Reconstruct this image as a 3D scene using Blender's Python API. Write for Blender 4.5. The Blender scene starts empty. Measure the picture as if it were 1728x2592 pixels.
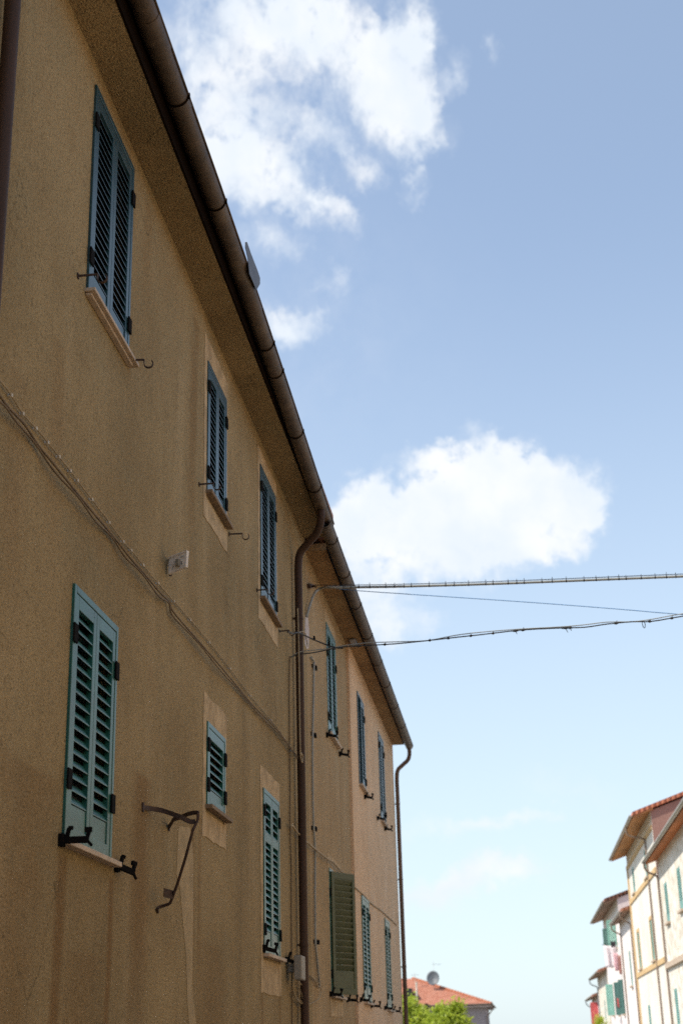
import bpy, bmesh, math, random
from math import radians as R, sin, cos, pi
from mathutils import Vector as V, Matrix

SC = bpy.context.scene
COL = SC.collection

# ------------------------------------------------------------------ camera
YAW, PITCH, ROLL = R(6.305), R(20.669), R(-1.533)
CAM = V((2.8, 0.0, 1.65))
_f = V((-sin(YAW) * cos(PITCH), cos(YAW) * cos(PITCH), sin(PITCH)))
_r0 = _f.cross(V((0, 0, 1))).normalized()
_u0 = _r0.cross(_f)
_r = _r0 * cos(ROLL) + _u0 * sin(ROLL)
_u = -_r0 * sin(ROLL) + _u0 * cos(ROLL)
cd = bpy.data.cameras.new('camera')
cam = bpy.data.objects.new('camera', cd)
COL.objects.link(cam)
cam.matrix_world = Matrix(((_r.x, _u.x, -_f.x, CAM.x), (_r.y, _u.y, -_f.y, CAM.y), (_r.z, _u.z, -_f.z, CAM.z), (0, 0, 0, 1)))
cd.sensor_fit = 'HORIZONTAL'
cd.sensor_width = 24
cd.lens = 50
cd.clip_start = 0.1
cd.clip_end = 3000
cd.dof.use_dof = True
cd.dof.focus_distance = 12.3
cd.dof.aperture_fstop = 2.2
SC.camera = cam
SC.cycles.use_denoising = False

# ------------------------------------------------------------------ light and sky
SUN_EL, SUN_AZ = 48.0, -112.0          # degrees; azimuth from +Y (down the street) towards +X
SC.view_settings.view_transform = 'Standard'
SC.view_settings.look = 'None'
SC.view_settings.gamma = 1
SC.view_settings.exposure = 0.45
sd = bpy.data.lights.new('sun', 'SUN')
sd.energy = 4.0
sd.angle = R(0.53)
sd.color = (1.0, 0.93, 0.82)
sun = bpy.data.objects.new('sun', sd)
COL.objects.link(sun)
tosun = V((sin(R(SUN_AZ)) * cos(R(SUN_EL)), cos(R(SUN_AZ)) * cos(R(SUN_EL)), sin(R(SUN_EL))))
sun.rotation_euler = tosun.to_track_quat('Z', 'Y').to_euler()
sun.location = tosun * 60

world = bpy.data.worlds.new('World')
SC.world = world
world.use_nodes = True


class NT:
    """small helper for node trees"""
    def __init__(s, tree):
        s.t = tree
        tree.nodes.clear()

    def n(s, typ, _ins=None, **kw):
        nd = s.t.nodes.new(typ)
        for k, v in kw.items():
            setattr(nd, k, v)
        for k, v in (_ins or {}).items():
            if isinstance(v, bpy.types.NodeSocket):
                s.t.links.new(v, nd.inputs[k])
            else:
                nd.inputs[k].default_value = v
        return nd

    def m(s, op, a, b=None, c=None, clamp=False):
        nd = s.t.nodes.new('ShaderNodeMath')
        nd.operation = op
        nd.use_clamp = clamp
        for i, v in enumerate((a, b, c)):
            if v is None:
                continue
            if isinstance(v, bpy.types.NodeSocket):
                s.t.links.new(v, nd.inputs[i])
            else:
                nd.inputs[i].default_value = v
        return nd.outputs[0]

    def mix(s, fac, a, b, blend='MIX'):
        nd = s.t.nodes.new('ShaderNodeMix')
        nd.data_type = 'RGBA'
        nd.blend_type = blend
        for i, v in ((0, fac), (6, a), (7, b)):
            if isinstance(v, bpy.types.NodeSocket):
                s.t.links.new(v, nd.inputs[i])
            else:
                nd.inputs[i].default_value = v if i == 0 else (*v, 1)
        return nd.outputs[2]

    def ss(s, v, lo, hi, a=0.0, b=1.0):
        nd = s.n('ShaderNodeMapRange', {0: v, 1: lo, 2: hi, 3: a, 4: b}, interpolation_type='SMOOTHSTEP')
        return nd.outputs[0]

    def link(s, a, b):
        s.t.links.new(a, b)


w = NT(world.node_tree)
sky = w.n('ShaderNodeTexSky', sky_type='NISHITA', sun_disc=False)
sky.sun_elevation = R(SUN_EL)
sky.sun_rotation = R(SUN_AZ)
sky.altitude = 300
sky.air_density = 1.0
sky.dust_density = 1.2
sky.ozone_density = 1.1
tc = w.n('ShaderNodeTexCoord')
sep = w.n('ShaderNodeSeparateXYZ', {0: tc.outputs['Generated']})
az = w.m('MULTIPLY', w.m('ARCTAN2', sep.outputs[0], sep.outputs[1]), 57.29578)
el = w.m('MULTIPLY', w.m('ARCSINE', sep.outputs[2]), 57.29578)
sv = w.n('ShaderNodeCombineXYZ', {0: az, 1: el}).outputs[0]
nz = w.n('ShaderNodeTexNoise', {'Vector': sv, 'Scale': 0.34, 'Detail': 6.0, 'Roughness': 0.55})
dist = w.n('ShaderNodeVectorMath', {0: nz.outputs['Color'], 1: (0.5, 0.5, 0.5)}, operation='SUBTRACT')
dist2 = w.n('ShaderNodeVectorMath', {0: dist.outputs[0], 3: 2.4}, operation='SCALE')
nz2 = w.n('ShaderNodeTexNoise', {'Vector': sv, 'Scale': 1.3, 'Detail': 8.0, 'Roughness': 0.62})
dist3 = w.n('ShaderNodeVectorMath', {0: nz2.outputs['Color'], 1: (0.5, 0.5, 0.5)}, operation='SUBTRACT')
dist4 = w.n('ShaderNodeVectorMath', {0: dist3.outputs[0], 3: 1.5}, operation='SCALE')
pv0 = w.n('ShaderNodeVectorMath', {0: sv, 1: dist2.outputs[0]}, operation='ADD').outputs[0]
pv = w.n('ShaderNodeVectorMath', {0: pv0, 1: dist4.outputs[0]}, operation='ADD').outputs[0]
# clouds on the sky dome: (azimuth, elevation, half width, half height, tilt, weight), degrees
CLOUDS = [
    (-11.56, 35.69, 3.54, 1.95, -6.6, 1.0), (-8.94, 34.08, 3.4, 1.12, -22.5, 1.0), (-6.54, 33.3, 1.27, 0.5, -17.7, 0.7), (-12.66, 34.17, 1.94, 1.44, -23.5, 0.8),
    (-13.31, 38.55, 3.25, 1.86, 2.3, 0.55), (-10.42, 37.91, 2.88, 1.59, 0.8, 0.6), (-7.69, 39.5, 3.71, 1.71, -0.4, 0.95), (-8.85, 40.21, 3.92, 1.13, 0.2, 0.8),
    (-5.03, 38.01, 3.55, 1.83, -17.1, 0.95), (-2.98, 36.91, 1.9, 2.01, -35.8, 1.1), (-2.09, 35.98, 0.99, 1.22, -46.5, 0.8), (-2.04, 39.46, 1.0, 1.03, -26.3, 0.85),
    (-1.61, 38.72, 0.87, 0.86, -3.4, 0.8), (-3.25, 38.81, 1.55, 0.86, -2.6, 0.5), (-0.17, 37.47, 0.6, 0.9, -15.7, 0.6), (-5.73, 34.94, 1.96, 0.8, -26.3, 0.55),
    (-4.63, 34.3, 0.94, 0.53, -2.0, 0.4), (-7.22, 35.56, 1.51, 0.89, -0.8, 0.35), (-2.52, 33.61, 0.52, 0.83, -3.0, 0.6), (-2.75, 34.52, 0.47, 0.6, -2.9, 0.35),
    (1.71, 38.19, 0.4, 0.47, 18.4, 0.4), (-1.2, 35.26, 1.08, 0.48, 20.9, 0.3), (-9.16, 31.49, 1.65, 0.69, -0.0, 0.42), (-6.28, 29.76, 0.95, 0.66, -32.4, 0.35),
    (-8.57, 28.16, 1.52, 0.7, 4.0, 0.62), (-9.19, 28.55, 0.9, 0.62, -0.1, 0.4), (-10.06, 33.17, 2.2, 0.76, -7.8, 0.6), (-5.71, 20.11, 2.02, 1.28, 17.2, 1.1),
    (-4.17, 20.54, 2.2, 1.44, 11.9, 1.2), (-2.1, 21.08, 2.55, 1.75, -2.8, 1.2), (-0.04, 21.45, 2.2, 1.74, -3.6, 1.3), (0.69, 22.19, 1.53, 1.11, -3.9, 1.0),
    (2.09, 20.67, 2.16, 1.5, -13.7, 1.1), (3.45, 20.88, 1.4, 1.27, -19.0, 0.95), (4.03, 20.04, 0.99, 0.78, -4.8, 0.7), (0.17, 19.69, 3.68, 1.42, -3.5, 1.1),
    (-2.37, 19.35, 3.36, 1.11, -2.7, 0.9), (0.57, 18.24, 2.15, 0.79, 6.0, 0.8), (2.91, 18.55, 1.15, 0.55, 10.1, 0.4), (-2.36, 22.53, 1.11, 0.72, -12.1, 0.7),
    (0.28, 23.49, 1.45, 0.4, -11.2, 0.45), (1.78, 23.06, 0.51, 0.63, -4.4, 0.4), (-6.08, 19.01, 2.36, 0.95, -1.5, 0.7), (-4.79, 17.7, 2.17, 0.87, -1.9, 0.8),
    (-4.19, 16.09, 1.81, 0.79, 2.8, 0.75), (-5.83, 16.46, 1.65, 1.27, -1.6, 0.7), (-2.76, 18.25, 2.0, 0.63, -2.5, 0.5), (-5.64, 22.18, 0.68, 0.32, 26.4, 0.25),
    (-1.37, 8.22, 2.97, 0.48, 3.6, 0.42), (0.36, 8.53, 1.86, 0.33, 0.4, 0.3), (-3.06, 5.73, 2.93, 0.67, 11.7, 0.5), (-0.88, 6.18, 2.46, 0.67, 7.6, 0.45),
    (0.37, 6.5, 1.38, 0.45, -2.2, 0.25), (-3.71, 5.01, 1.84, 0.59, -1.7, 0.35), (2.6, 9.41, 2.16, 0.53, -3.0, 0.2),
    (-9.0, 28.5, 8.5, 6.5, 0, .16), (-24, 38, 7, 4, 20, .7), (-40, 30, 9, 4, 0, .7), (18, 30, 6, 3, 0, .6), (40, 25, 10, 4, 10, .7), (70, 35, 12, 6, 0, .6),
]
acc = None
for (a, e, rx, ry, rot, wt) in CLOUDS:
    mp = w.n('ShaderNodeMapping', {'Vector': pv, 'Location': (a, e, 0), 'Rotation': (0, 0, R(rot)), 'Scale': (rx * 1.35, ry * 1.35, 1)}, vector_type='TEXTURE')
    g = w.n('ShaderNodeTexGradient', {0: mp.outputs[0]}, gradient_type='SPHERICAL')
    v = w.m('MULTIPLY', g.outputs['Fac'], wt * (0.95 if e > 30 else 1.1 if e > 12 else 1.4))
    acc = v if acc is None else w.m('ADD', acc, v)
acc = w.m('MINIMUM', acc, 1.15)
fb = w.n('ShaderNodeTexNoise', {'Vector': pv0, 'Scale': 0.62, 'Detail': 10.0, 'Roughness': 0.6, 'Distortion': 0.25})
fbm = w.m('SUBTRACT', fb.outputs['Fac'], 0.5)
gate = w.ss(acc, 0.0, 0.35)
dens = w.m('ADD', acc, w.m('MULTIPLY', w.m('MULTIPLY', fbm, 1.3), gate))
dens = w.ss(dens, -0.06, 1.14)
shade = w.n('ShaderNodeTexNoise', {'Vector': sv, 'Scale': 0.3, 'Detail': 5.0, 'Roughness': 0.5})
ccol = w.mix(w.ss(shade.outputs['Fac'], 0.35, 0.7), (4.25, 4.6, 5.0), (4.95, 5.05, 5.15))
# thin white veil towards the horizon
veil = w.ss(el, 0.0, 34.0, 0.74, 0.22)
skyt = w.mix(1.0, sky.outputs[0], (.97, 1.015, 1.06), 'MULTIPLY')
base = w.mix(veil, skyt, (4.1, 4.75, 5.1))
skc = w.mix(w.m('MULTIPLY', dens, 0.97), base, ccol)
bg = w.n('ShaderNodeBackground', {'Color': skc, 'Strength': 0.15})
wo = w.n('ShaderNodeOutputWorld')
w.link(bg.outputs[0], wo.inputs[0])


# ------------------------------------------------------------------ helpers
def ray(px, py):
    """direction through a point of the 1728x2592 photograph"""
    return _r * (px - 864) - _u * (py - 1296) + _f * 3600


def onx(px, py, X=0.0):
    d = ray(px, py)
    return CAM + d * ((X - CAM.x) / d.x)


def ony(px, py, Y):
    d = ray(px, py)
    return CAM + d * ((Y - CAM.y) / d.y)


def onv(px, py, p, q):
    """on the vertical plane through the plan points p and q"""
    n = V((q[1] - p[1], p[0] - q[0], 0))
    d = ray(px, py)
    return CAM + d * ((V((p[0], p[1], 0)) - CAM).dot(n) / d.dot(n))


class MB:
    def __init__(s):
        s.v, s.f, s.sm = [], [], []

    def add(s, vs, fs, smooth=False):
        o = len(s.v)
        s.v += [V(p) for p in vs]
        s.f += [[i + o for i in f] for f in fs]
        s.sm += [smooth] * len(fs)
        return s

    def hexa(s, p):
        """8 points: bottom 0-3 (ccw seen from above), top 4-7"""
        return s.add(p, [(3, 2, 1, 0), (4, 5, 6, 7), (0, 1, 5, 4), (1, 2, 6, 5), (2, 3, 7, 6), (3, 0, 4, 7)])

    def box(s, a, b):
        x0, x1 = sorted((a[0], b[0])); y0, y1 = sorted((a[1], b[1])); z0, z1 = sorted((a[2], b[2]))
        return s.hexa([(x0, y0, z0), (x1, y0, z0), (x1, y1, z0), (x0, y1, z0), (x0, y0, z1), (x1, y0, z1), (x1, y1, z1), (x0, y1, z1)])

    def bar(s, a, b, wd, th, side=(0, 0, 1)):
        """straight flat bar from a to b; wd along 'side', th across"""
        a, b = V(a), V(b)
        d = (b - a).normalized()
        sd = V(side) - d * V(side).dot(d)
        if sd.length < 1e-4:
            sd = V((1, 0, 0)) - d * d.x
        sd.normalize()
        t = d.cross(sd)
        sd = sd * wd / 2
        t = t * th / 2
        return s.add([a - sd - t, a + sd - t, a + sd + t, a - sd + t, b - sd - t, b + sd - t, b + sd + t, b - sd + t],
                     [(0, 1, 2, 3), (7, 6, 5, 4), (0, 4, 5, 1), (1, 5, 6, 2), (2, 6, 7, 3), (3, 7, 4, 0)])

    def tube(s, pts, r, n=8, caps=True):
        pts = [V(p) for p in pts]
        rs = r if isinstance(r, (list, tuple)) else [r] * len(pts)
        d0 = (pts[1] - pts[0]).normalized()
        up = V((0, 0, 1)) if abs(d0.z) < .9 else V((1, 0, 0))
        side = d0.cross(up).normalized()
        vs, fs = [], []
        for i, p in enumerate(pts):
            if i == 0:
                d = d0
            elif i == len(pts) - 1:
                d = (pts[i] - pts[i - 1]).normalized()
            else:
                d = ((pts[i + 1] - p).normalized() + (p - pts[i - 1]).normalized()).normalized()
            side = (side - d * side.dot(d)).normalized()
            oth = d.cross(side)
            for k in range(n):
                a = 2 * pi * k / n
                vs.append(p + (side * cos(a) + oth * sin(a)) * rs[i])
        for i in range(len(pts) - 1):
            for k in range(n):
                k2 = (k + 1) % n
                fs.append((i * n + k, i * n + k2, (i + 1) * n + k2, (i + 1) * n + k))
        s.add(vs, fs, True)
        if caps:
            s.add(vs[:n], [tuple(range(n - 1, -1, -1))])
            s.add(vs[-n:], [tuple(range(n))])
        return s

    def sweep(s, prof, y0, y1, zf=lambda y: 0, smooth=True, step=None, closed=True):
        """profile of (x, z) swept along y, z shifted by zf(y)"""
        n = max(1, int((y1 - y0) / step)) if step else 1
        vs, fs = [], []
        m = len(prof)
        for i in range(n + 1):
            y = y0 + (y1 - y0) * i / n
            vs += [(x, y, z + zf(y)) for x, z in prof]
        for i in range(n):
            for k in range(m if closed else m - 1):
                k2 = (k + 1) % m
                fs.append((i * m + k, i * m + k2, (i + 1) * m + k2, (i + 1) * m + k))
        s.add(vs, fs, smooth)
        if closed:
            s.add(vs[:m], [tuple(range(m - 1, -1, -1))])
            s.add(vs[-m:], [tuple(range(m))])
        return s

    def poly(s, pts, off):
        """flat polygon pts extruded by vector off"""
        n = len(pts)
        p = [V(q) for q in pts]
        o = V(off)
        return s.add(p + [q + o for q in p], [tuple(range(n - 1, -1, -1)), tuple(range(n, 2 * n))] + [(i, (i + 1) % n, n + (i + 1) % n, n + i) for i in range(n)])

    def build(s, name, mat, parent=None, bevel=0, fix=True, base=None):
        org = world_loc(parent) if parent else V(base or (0, 0, 0))
        me = bpy.data.meshes.new(name)
        me.from_pydata([v - org for v in s.v], [], s.f)
        me.polygons.foreach_set('use_smooth', s.sm)
        if fix:
            bm = bmesh.new(); bm.from_mesh(me)
            bmesh.ops.recalc_face_normals(bm, faces=bm.faces)
            bm.to_mesh(me); bm.free()
        for m in (mat if isinstance(mat, (list, tuple)) else [mat]):
            me.materials.append(m)
        o = bpy.data.objects.new(name, me)
        COL.objects.link(o)
        if parent:
            o.parent = parent
        else:
            o.location = org
        if bevel:
            b = o.modifiers.new('bevel', 'BEVEL')
            b.width = bevel; b.segments = 2; b.limit_method = 'ANGLE'; b.angle_limit = R(40)
        return o


def world_loc(o):
    p = V((0, 0, 0))
    while o:
        p += o.location
        o = o.parent
    return p


def empty(name, loc):
    o = bpy.data.objects.new(name, None)
    o.empty_display_size = .3
    COL.objects.link(o)
    o.location = loc
    return o


def tag(o, label=None, cat=None, group=None, kind=None):
    if label: o['label'] = label
    if cat: o['category'] = cat
    if group: o['group'] = group
    if kind: o['kind'] = kind
    return o


def smooth(pts, n=6):
    """Catmull-Rom through the points"""
    pts = [V(p) for p in pts]
    P = [pts[0] * 2 - pts[1]] + pts + [pts[-1] * 2 - pts[-2]]
    out = []
    for i in range(1, len(P) - 2):
        a, b, c, d = P[i - 1:i + 3]
        for k in range(n):
            t = k / n
            out.append(.5 * ((2 * b) + (c - a) * t + (2 * a - 5 * b + 4 * c - d) * t * t + (3 * b - a - 3 * c + d) * t ** 3))
    out.append(pts[-1])
    return out


# ------------------------------------------------------------------ materials
def new_mat(name):
    m = bpy.data.materials.new(name)
    m.use_nodes = True
    return m, NT(m.node_tree)


def finish(m, t, col, rough, bump=None, dist=0.01, strength=1.0, metal=0.0, spec=0.5):
    p = t.n('ShaderNodeBsdfPrincipled')
    for k, v in (('Base Color', col), ('Roughness', rough), ('Metallic', metal), ('Specular IOR Level', spec)):
        if isinstance(v, bpy.types.NodeSocket):
            t.link(v, p.inputs[k])
        else:
            p.inputs[k].default_value = (*v, 1) if isinstance(v, tuple) else v
    if bump is not None:
        b = t.n('ShaderNodeBump', {'Strength': strength, 'Distance': dist, 'Height': bump})
        t.link(b.outputs[0], p.inputs['Normal'])
    o = t.n('ShaderNodeOutputMaterial')
    t.link(p.outputs[0], o.inputs[0])
    return m


def noise(t, vec, scale, detail=4, rough=.55, sc=None, out='Fac'):
    if sc:
        vec = t.n('ShaderNodeMapping', {'Vector': vec, 'Scale': sc}).outputs[0]
    return t.n('ShaderNodeTexNoise', {'Vector': vec, 'Scale': scale, 'Detail': detail, 'Roughness': rough}).outputs[out]


def roughcast(name, base, dark, light, grain=60, bumpd=.016, streaks=(), warm=(.20, .105, .035), patches=()):
    """roughcast plaster with blotches, run-off streaks, rust stains and painted lower-wall shade"""
    m, t = new_mat(name)
    g = t.n('ShaderNodeNewGeometry').outputs['Position']
    xyz = t.n('ShaderNodeSeparateXYZ', {0: g})
    Y, Z = xyz.outputs[1], xyz.outputs[2]
    big = noise(t, g, .55, 5, .6)
    mid = noise(t, g, 2.6, 5, .6)
    run = noise(t, g, 1.0, 6, .62, sc=(1, 1.5, .22))
    fine = noise(t, g, grain, 3, .6)
    vor = t.n('ShaderNodeTexVoronoi', {'Vector': g, 'Scale': grain * 1.15, 'Randomness': 1.0}).outputs['Distance']
    col = t.mix(t.ss(big, .3, .7), dark, base)
    col = t.mix(t.m('MULTIPLY', t.ss(run, .50, .76), .5), col, light)
    col = t.mix(t.m('MULTIPLY', t.ss(run, .48, .26), .42), col, tuple(c * .6 for c in dark))
    col = t.mix(t.m('MULTIPLY', t.ss(mid, .55, .75), .22), col, warm)
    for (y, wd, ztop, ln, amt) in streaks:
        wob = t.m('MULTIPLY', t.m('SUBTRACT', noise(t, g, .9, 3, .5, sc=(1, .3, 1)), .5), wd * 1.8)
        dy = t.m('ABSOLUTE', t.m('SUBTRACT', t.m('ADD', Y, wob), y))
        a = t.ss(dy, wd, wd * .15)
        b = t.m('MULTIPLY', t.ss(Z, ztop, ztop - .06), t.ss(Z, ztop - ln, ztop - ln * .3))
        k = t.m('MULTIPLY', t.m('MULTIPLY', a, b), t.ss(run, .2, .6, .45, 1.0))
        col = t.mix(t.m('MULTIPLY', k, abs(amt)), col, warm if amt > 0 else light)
    grn = noise(t, g, .9, 5, .65)
    col = t.mix(t.m('MULTIPLY', t.ss(grn, .50, .70), .35), col, tuple(k * f_ for k, f_ in zip(base, (.74, .86, .98))))
    cv = t.n('ShaderNodeVectorMath', {0: g, 1: t.n('ShaderNodeVectorMath', {0: t.n('ShaderNodeTexNoise', {'Vector': g, 'Scale': 2.2, 'Detail': 5.0}).outputs['Color'], 3: .55}, operation='SCALE').outputs[0]}, operation='ADD').outputs[0]
    ve = t.n('ShaderNodeTexVoronoi', {'Vector': cv, 'Scale': .55}, feature='DISTANCE_TO_EDGE').outputs['Distance']
    crk = t.m('MULTIPLY', t.ss(ve, .0042, .0012), t.ss(noise(t, g, .45, 2, .5), .52, .60))
    col = t.mix(t.m('MULTIPLY', crk, .55), col, tuple(c * .35 for c in dark))
    co = noise(t, g, 24, 4, .65, sc=(1, 1, .6))
    col = t.mix(t.m('MULTIPLY', t.ss(co, .54, .66), .42), col, tuple(c * .5 for c in dark))
    col = t.mix(t.m('MULTIPLY', t.ss(co, .44, .32), .32), col, light)
    spk = t.ss(fine, .53, .66)
    col = t.mix(t.m('MULTIPLY', spk, .72), col, tuple(c * .40 for c in dark))
    col = t.mix(t.m('MULTIPLY', t.ss(fine, .42, .30), .35), col, light)
    chip = t.ss(noise(t, g, 5.0, 3, .7, sc=(1, 1, .45)), .735, .765)
    col = t.mix(t.m('MULTIPLY', chip, .5), col, tuple(min(1, c * 1.35) for c in light))
    pit = t.ss(noise(t, g, 9.0, 4, .75), .70, .76)
    col = t.mix(t.m('MULTIPLY', pit, .45), col, tuple(c * .45 for c in dark))
    h = t.m('ADD', t.m('MULTIPLY', fine, -1.0), t.m('MULTIPLY', vor, .5))
    h = t.m('ADD', h, t.m('MULTIPLY', mid, 1.2))
    return finish(m, t, col, .92, h, bumpd, .8, spec=.15)


def plain(name, base, rough=.6, var=.25, scale=6, bump=.0, metal=0.0, spec=.5, dirt=None, sc=None, fine=60):
    m, t = new_mat(name)
    g = t.n('ShaderNodeNewGeometry').outputs['Position']
    a = noise(t, g, scale, 5, .6, sc=sc)
    b = noise(t, g, fine, 3, .6)
    col = t.mix(t.ss(a, .3, .7), tuple(c * (1 - var) for c in base), tuple(min(1, c * (1 + var * .6)) for c in base))
    if name in ('teal', 'teal_blue', 'green', 'olive'):
        wk = noise(t, g, 7, 6, .7, sc=(1, 1, .25))
        col = t.mix(t.m('MULTIPLY', t.ss(wk, .52, .75), .35), col, tuple(.6 * c + .05 for c in base))
        col = t.mix(t.m('MULTIPLY', t.ss(wk, .40, .25), .4), col, tuple(c * .5 for c in base))
    if dirt:
        col = t.mix(t.m('MULTIPLY', t.ss(noise(t, g, scale * .6, 6, .65), .52, .72), .7), col, dirt)
    return finish(m, t, col, rough, t.m('ADD', b, t.m('MULTIPLY', a, .6)) if bump else None, bump, .7, metal, spec)


M = {}
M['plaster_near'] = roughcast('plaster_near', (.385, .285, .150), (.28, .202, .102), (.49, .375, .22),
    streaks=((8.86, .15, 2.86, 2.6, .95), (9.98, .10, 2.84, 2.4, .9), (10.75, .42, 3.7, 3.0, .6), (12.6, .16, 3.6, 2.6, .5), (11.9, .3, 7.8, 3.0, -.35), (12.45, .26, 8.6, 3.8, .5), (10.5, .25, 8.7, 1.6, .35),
             (16.2, .12, 2.4, 2.0, .5), (17.4, .14, 2.4, 2.0, .45), (12.9, .1, 3.7, 2.4, .4), (8.3, .25, 6.2, 2.0, .3), (8.15, .75, 3.3, 3.6, .45), (9.4, .5, 2.3, 2.4, .35), (13.4, .9, 2.6, 2.6, .3), (15.3, .3, 7.6, 3.6, -.25), (7.6, .3, 5.6, 2.4, .25)))  # wide low entries mix grime with painted fall-off of light
M['plaster_far'] = roughcast('plaster_far', (.45, .325, .185), (.37, .26, .14), (.53, .40, .25), grain=62, bumpd=.012,
    streaks=((22.6, .14, 6.2, 2.4, .3), (24.0, .14, 6.2, 2.4, .3)))
M['plaster_orange'] = roughcast('plaster_orange', (.80, .555, .36), (.70, .47, .285), (.85, .63, .44), grain=60, bumpd=.008, warm=(.42, .22, .09),
    streaks=((26.7, .14, 2.2, 1.8, .4), (28.0, .14, 2.2, 1.8, .4), (31.2, .14, 2.2, 1.8, .4)))
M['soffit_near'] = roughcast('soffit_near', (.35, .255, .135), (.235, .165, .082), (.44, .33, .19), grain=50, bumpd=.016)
M['soffit_far'] = roughcast('soffit_far', (.42, .275, .135), (.30, .18, .085), (.50, .34, .18), grain=30, bumpd=.006)
M['render_smooth'] = plain('render_smooth', (.47, .352, .215), .92, .26, 5, .008, spec=.12, dirt=(.38, .27, .15))
M['patch'] = plain('patch', (.40, .305, .18), .92, .18, 4, .012, spec=.15)
M['teal'] = plain('teal', (.016, .108, .092), .36, .22, 5, .0, spec=.42)
M['teal_blue'] = plain('teal_blue', (.020, .062, .078), .30, .2, 5, .0, spec=.42)
M['olive'] = plain('olive', (.062, .076, .030), .5, .15, 5, .0)
M['green'] = plain('green', (.022, .10, .072), .35, .2, 5, .0)
M['dark_green'] = plain('dark_green', (.05, .12, .10), .5, .2, 5, .0)
M['iron'] = plain('iron', (.008, .007, .007), .9, .3, 20, spec=.08)
M['rust'] = plain('rust', (.05, .026, .018), .8, .35, 30, .002, dirt=(.10, .045, .02))
M['travertine'] = plain('travertine', (.50, .39, .29), .7, .16, 7, .002, dirt=(.42, .30, .2))
M['sill_brown'] = plain('sill_brown', (.20, .135, .08), .8, .2, 8, .002)
M['gutter'] = plain('gutter', (.078, .052, .034), .55, .35, 4, .003, metal=.0, spec=.35, dirt=(.15, .11, .075))
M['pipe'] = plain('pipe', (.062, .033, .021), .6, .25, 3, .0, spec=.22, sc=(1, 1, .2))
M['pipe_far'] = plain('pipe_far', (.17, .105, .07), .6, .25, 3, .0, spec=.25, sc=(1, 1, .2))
M['metal_grey'] = plain('metal_grey', (.22, .23, .25), .45, .15, 4, metal=.5)
M['metal_dark'] = plain('metal_dark', (.085, .088, .10), .5, .2, 5, spec=.3)
M['wood_dark'] = plain('wood_dark', (.010, .006, .004), 1.0, .3, 3, sc=(1, .2, 1), spec=.02)
M['glass_dark'] = plain('glass_dark', (.012, .014, .016), .15, .1, 2)
M['cable_tan'] = plain('cable_tan', (.36, .28, .17), .75, .2, 9)
M['cable_brown'] = plain('cable_brown', (.16, .11, .06), .75, .2, 9)
M['cable_grey'] = plain('cable_grey', (.30, .30, .27), .6, .15, 9)
M['cable_dark'] = plain('cable_dark', (.03, .03, .03), .6, .2, 9)
M['cable_blue'] = plain('cable_blue', (.12, .26, .48), .6, .1, 9)
M['box_grey'] = plain('box_grey', (.27, .24, .195), .6, .12, 6)
M['marble'] = plain('marble', (.72, .66, .61), .6, .16, 10, .001)
M['white_paint'] = plain('white_paint', (.50, .44, .42), .85, .12, 6)
M['clip_white'] = plain('clip_white', (.62, .57, .48), .6, .1, 20)


def tile_mat(name, ca, cb, cc, ang=0.0):
    m, t = new_mat(name)
    oc = t.n('ShaderNodeTexCoord').outputs['Object']
    mp = t.n('ShaderNodeMapping', {'Vector': oc, 'Rotation': (0, 0, ang)}).outputs[0]
    br = t.n('ShaderNodeTexBrick', {'Vector': mp, 'Scale': 1.0, 'Mortar Size': .012, 'Brick Width': .22, 'Row Height': .34,
                                    'Color1': (*ca, 1), 'Color2': (*cb, 1), 'Mortar': (*tuple(c * .45 for c in ca), 1), 'Bias': 0.0}, offset=0.0)
    n = noise(t, oc, 1.4, 5, .65)
    col = t.mix(t.m('MULTIPLY', t.ss(n, .45, .75), .6), br.outputs[0], cc)
    wv = t.n('ShaderNodeTexWave', {'Vector': mp, 'Scale': 1.4}, bands_direction='X').outputs['Fac']
    return finish(m, t, col, .85, wv, .05, .8, spec=.2)


M['tiles'] = tile_mat('tiles', (.42, .15, .085), (.50, .20, .115), (.36, .17, .11))
M['tiles_old'] = tile_mat('tiles_old', (.30, .135, .09), (.36, .17, .11), (.24, .15, .11))


def foliage_mat(name, a, b, c):
    m, t = new_mat(name)
    g = t.n('ShaderNodeNewGeometry').outputs
    n1 = noise(t, g['Position'], 1.1, 4, .6)
    col = t.mix(g['Random Per Island'], a, b)
    col = t.mix(t.m('MULTIPLY', t.ss(n1, .45, .7), .6), col, c)
    p = t.n('ShaderNodeBsdfPrincipled', {'Base Color': col, 'Roughness': .5})
    tr = t.n('ShaderNodeBsdfTranslucent', {'Color': t.mix(.5, col, c)})
    ms = t.n('ShaderNodeMixShader', {0: .45, 1: p.outputs[0], 2: tr.outputs[0]})
    o = t.n('ShaderNodeOutputMaterial')
    t.link(ms.outputs[0], o.inputs[0])
    return m


M['leaves'] = foliage_mat('leaves', (.30, .40, .035), (.46, .54, .06), (.60, .64, .09))
M['bark'] = plain('bark', (.11, .08, .05), .9, .3, 8, .01)


def paving_mat():
    m, t = new_mat('paving')
    g = t.n('ShaderNodeNewGeometry').outputs['Position']
    br = t.n('ShaderNodeTexBrick', {'Vector': g, 'Scale': 1.0, 'Mortar Size': .012, 'Brick Width': .5, 'Row Height': .3,
                                    'Color1': (.17, .15, .13, 1), 'Color2': (.20, .18, .155, 1), 'Mortar': (.08, .075, .07, 1)})
    n = noise(t, g, 3, 5, .6)
    col = t.mix(t.m('MULTIPLY', n, .4), br.outputs[0], (.12, .11, .1))
    return finish(m, t, col, .8, n, .01, .6)


M['paving'] = paving_mat()
M['earth'] = plain('earth', (.16, .15, .09), .95, .3, .3, .02)
M['kerb'] = plain('kerb', (.34, .32, .29), .85, .2, 2, .005)

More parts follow.
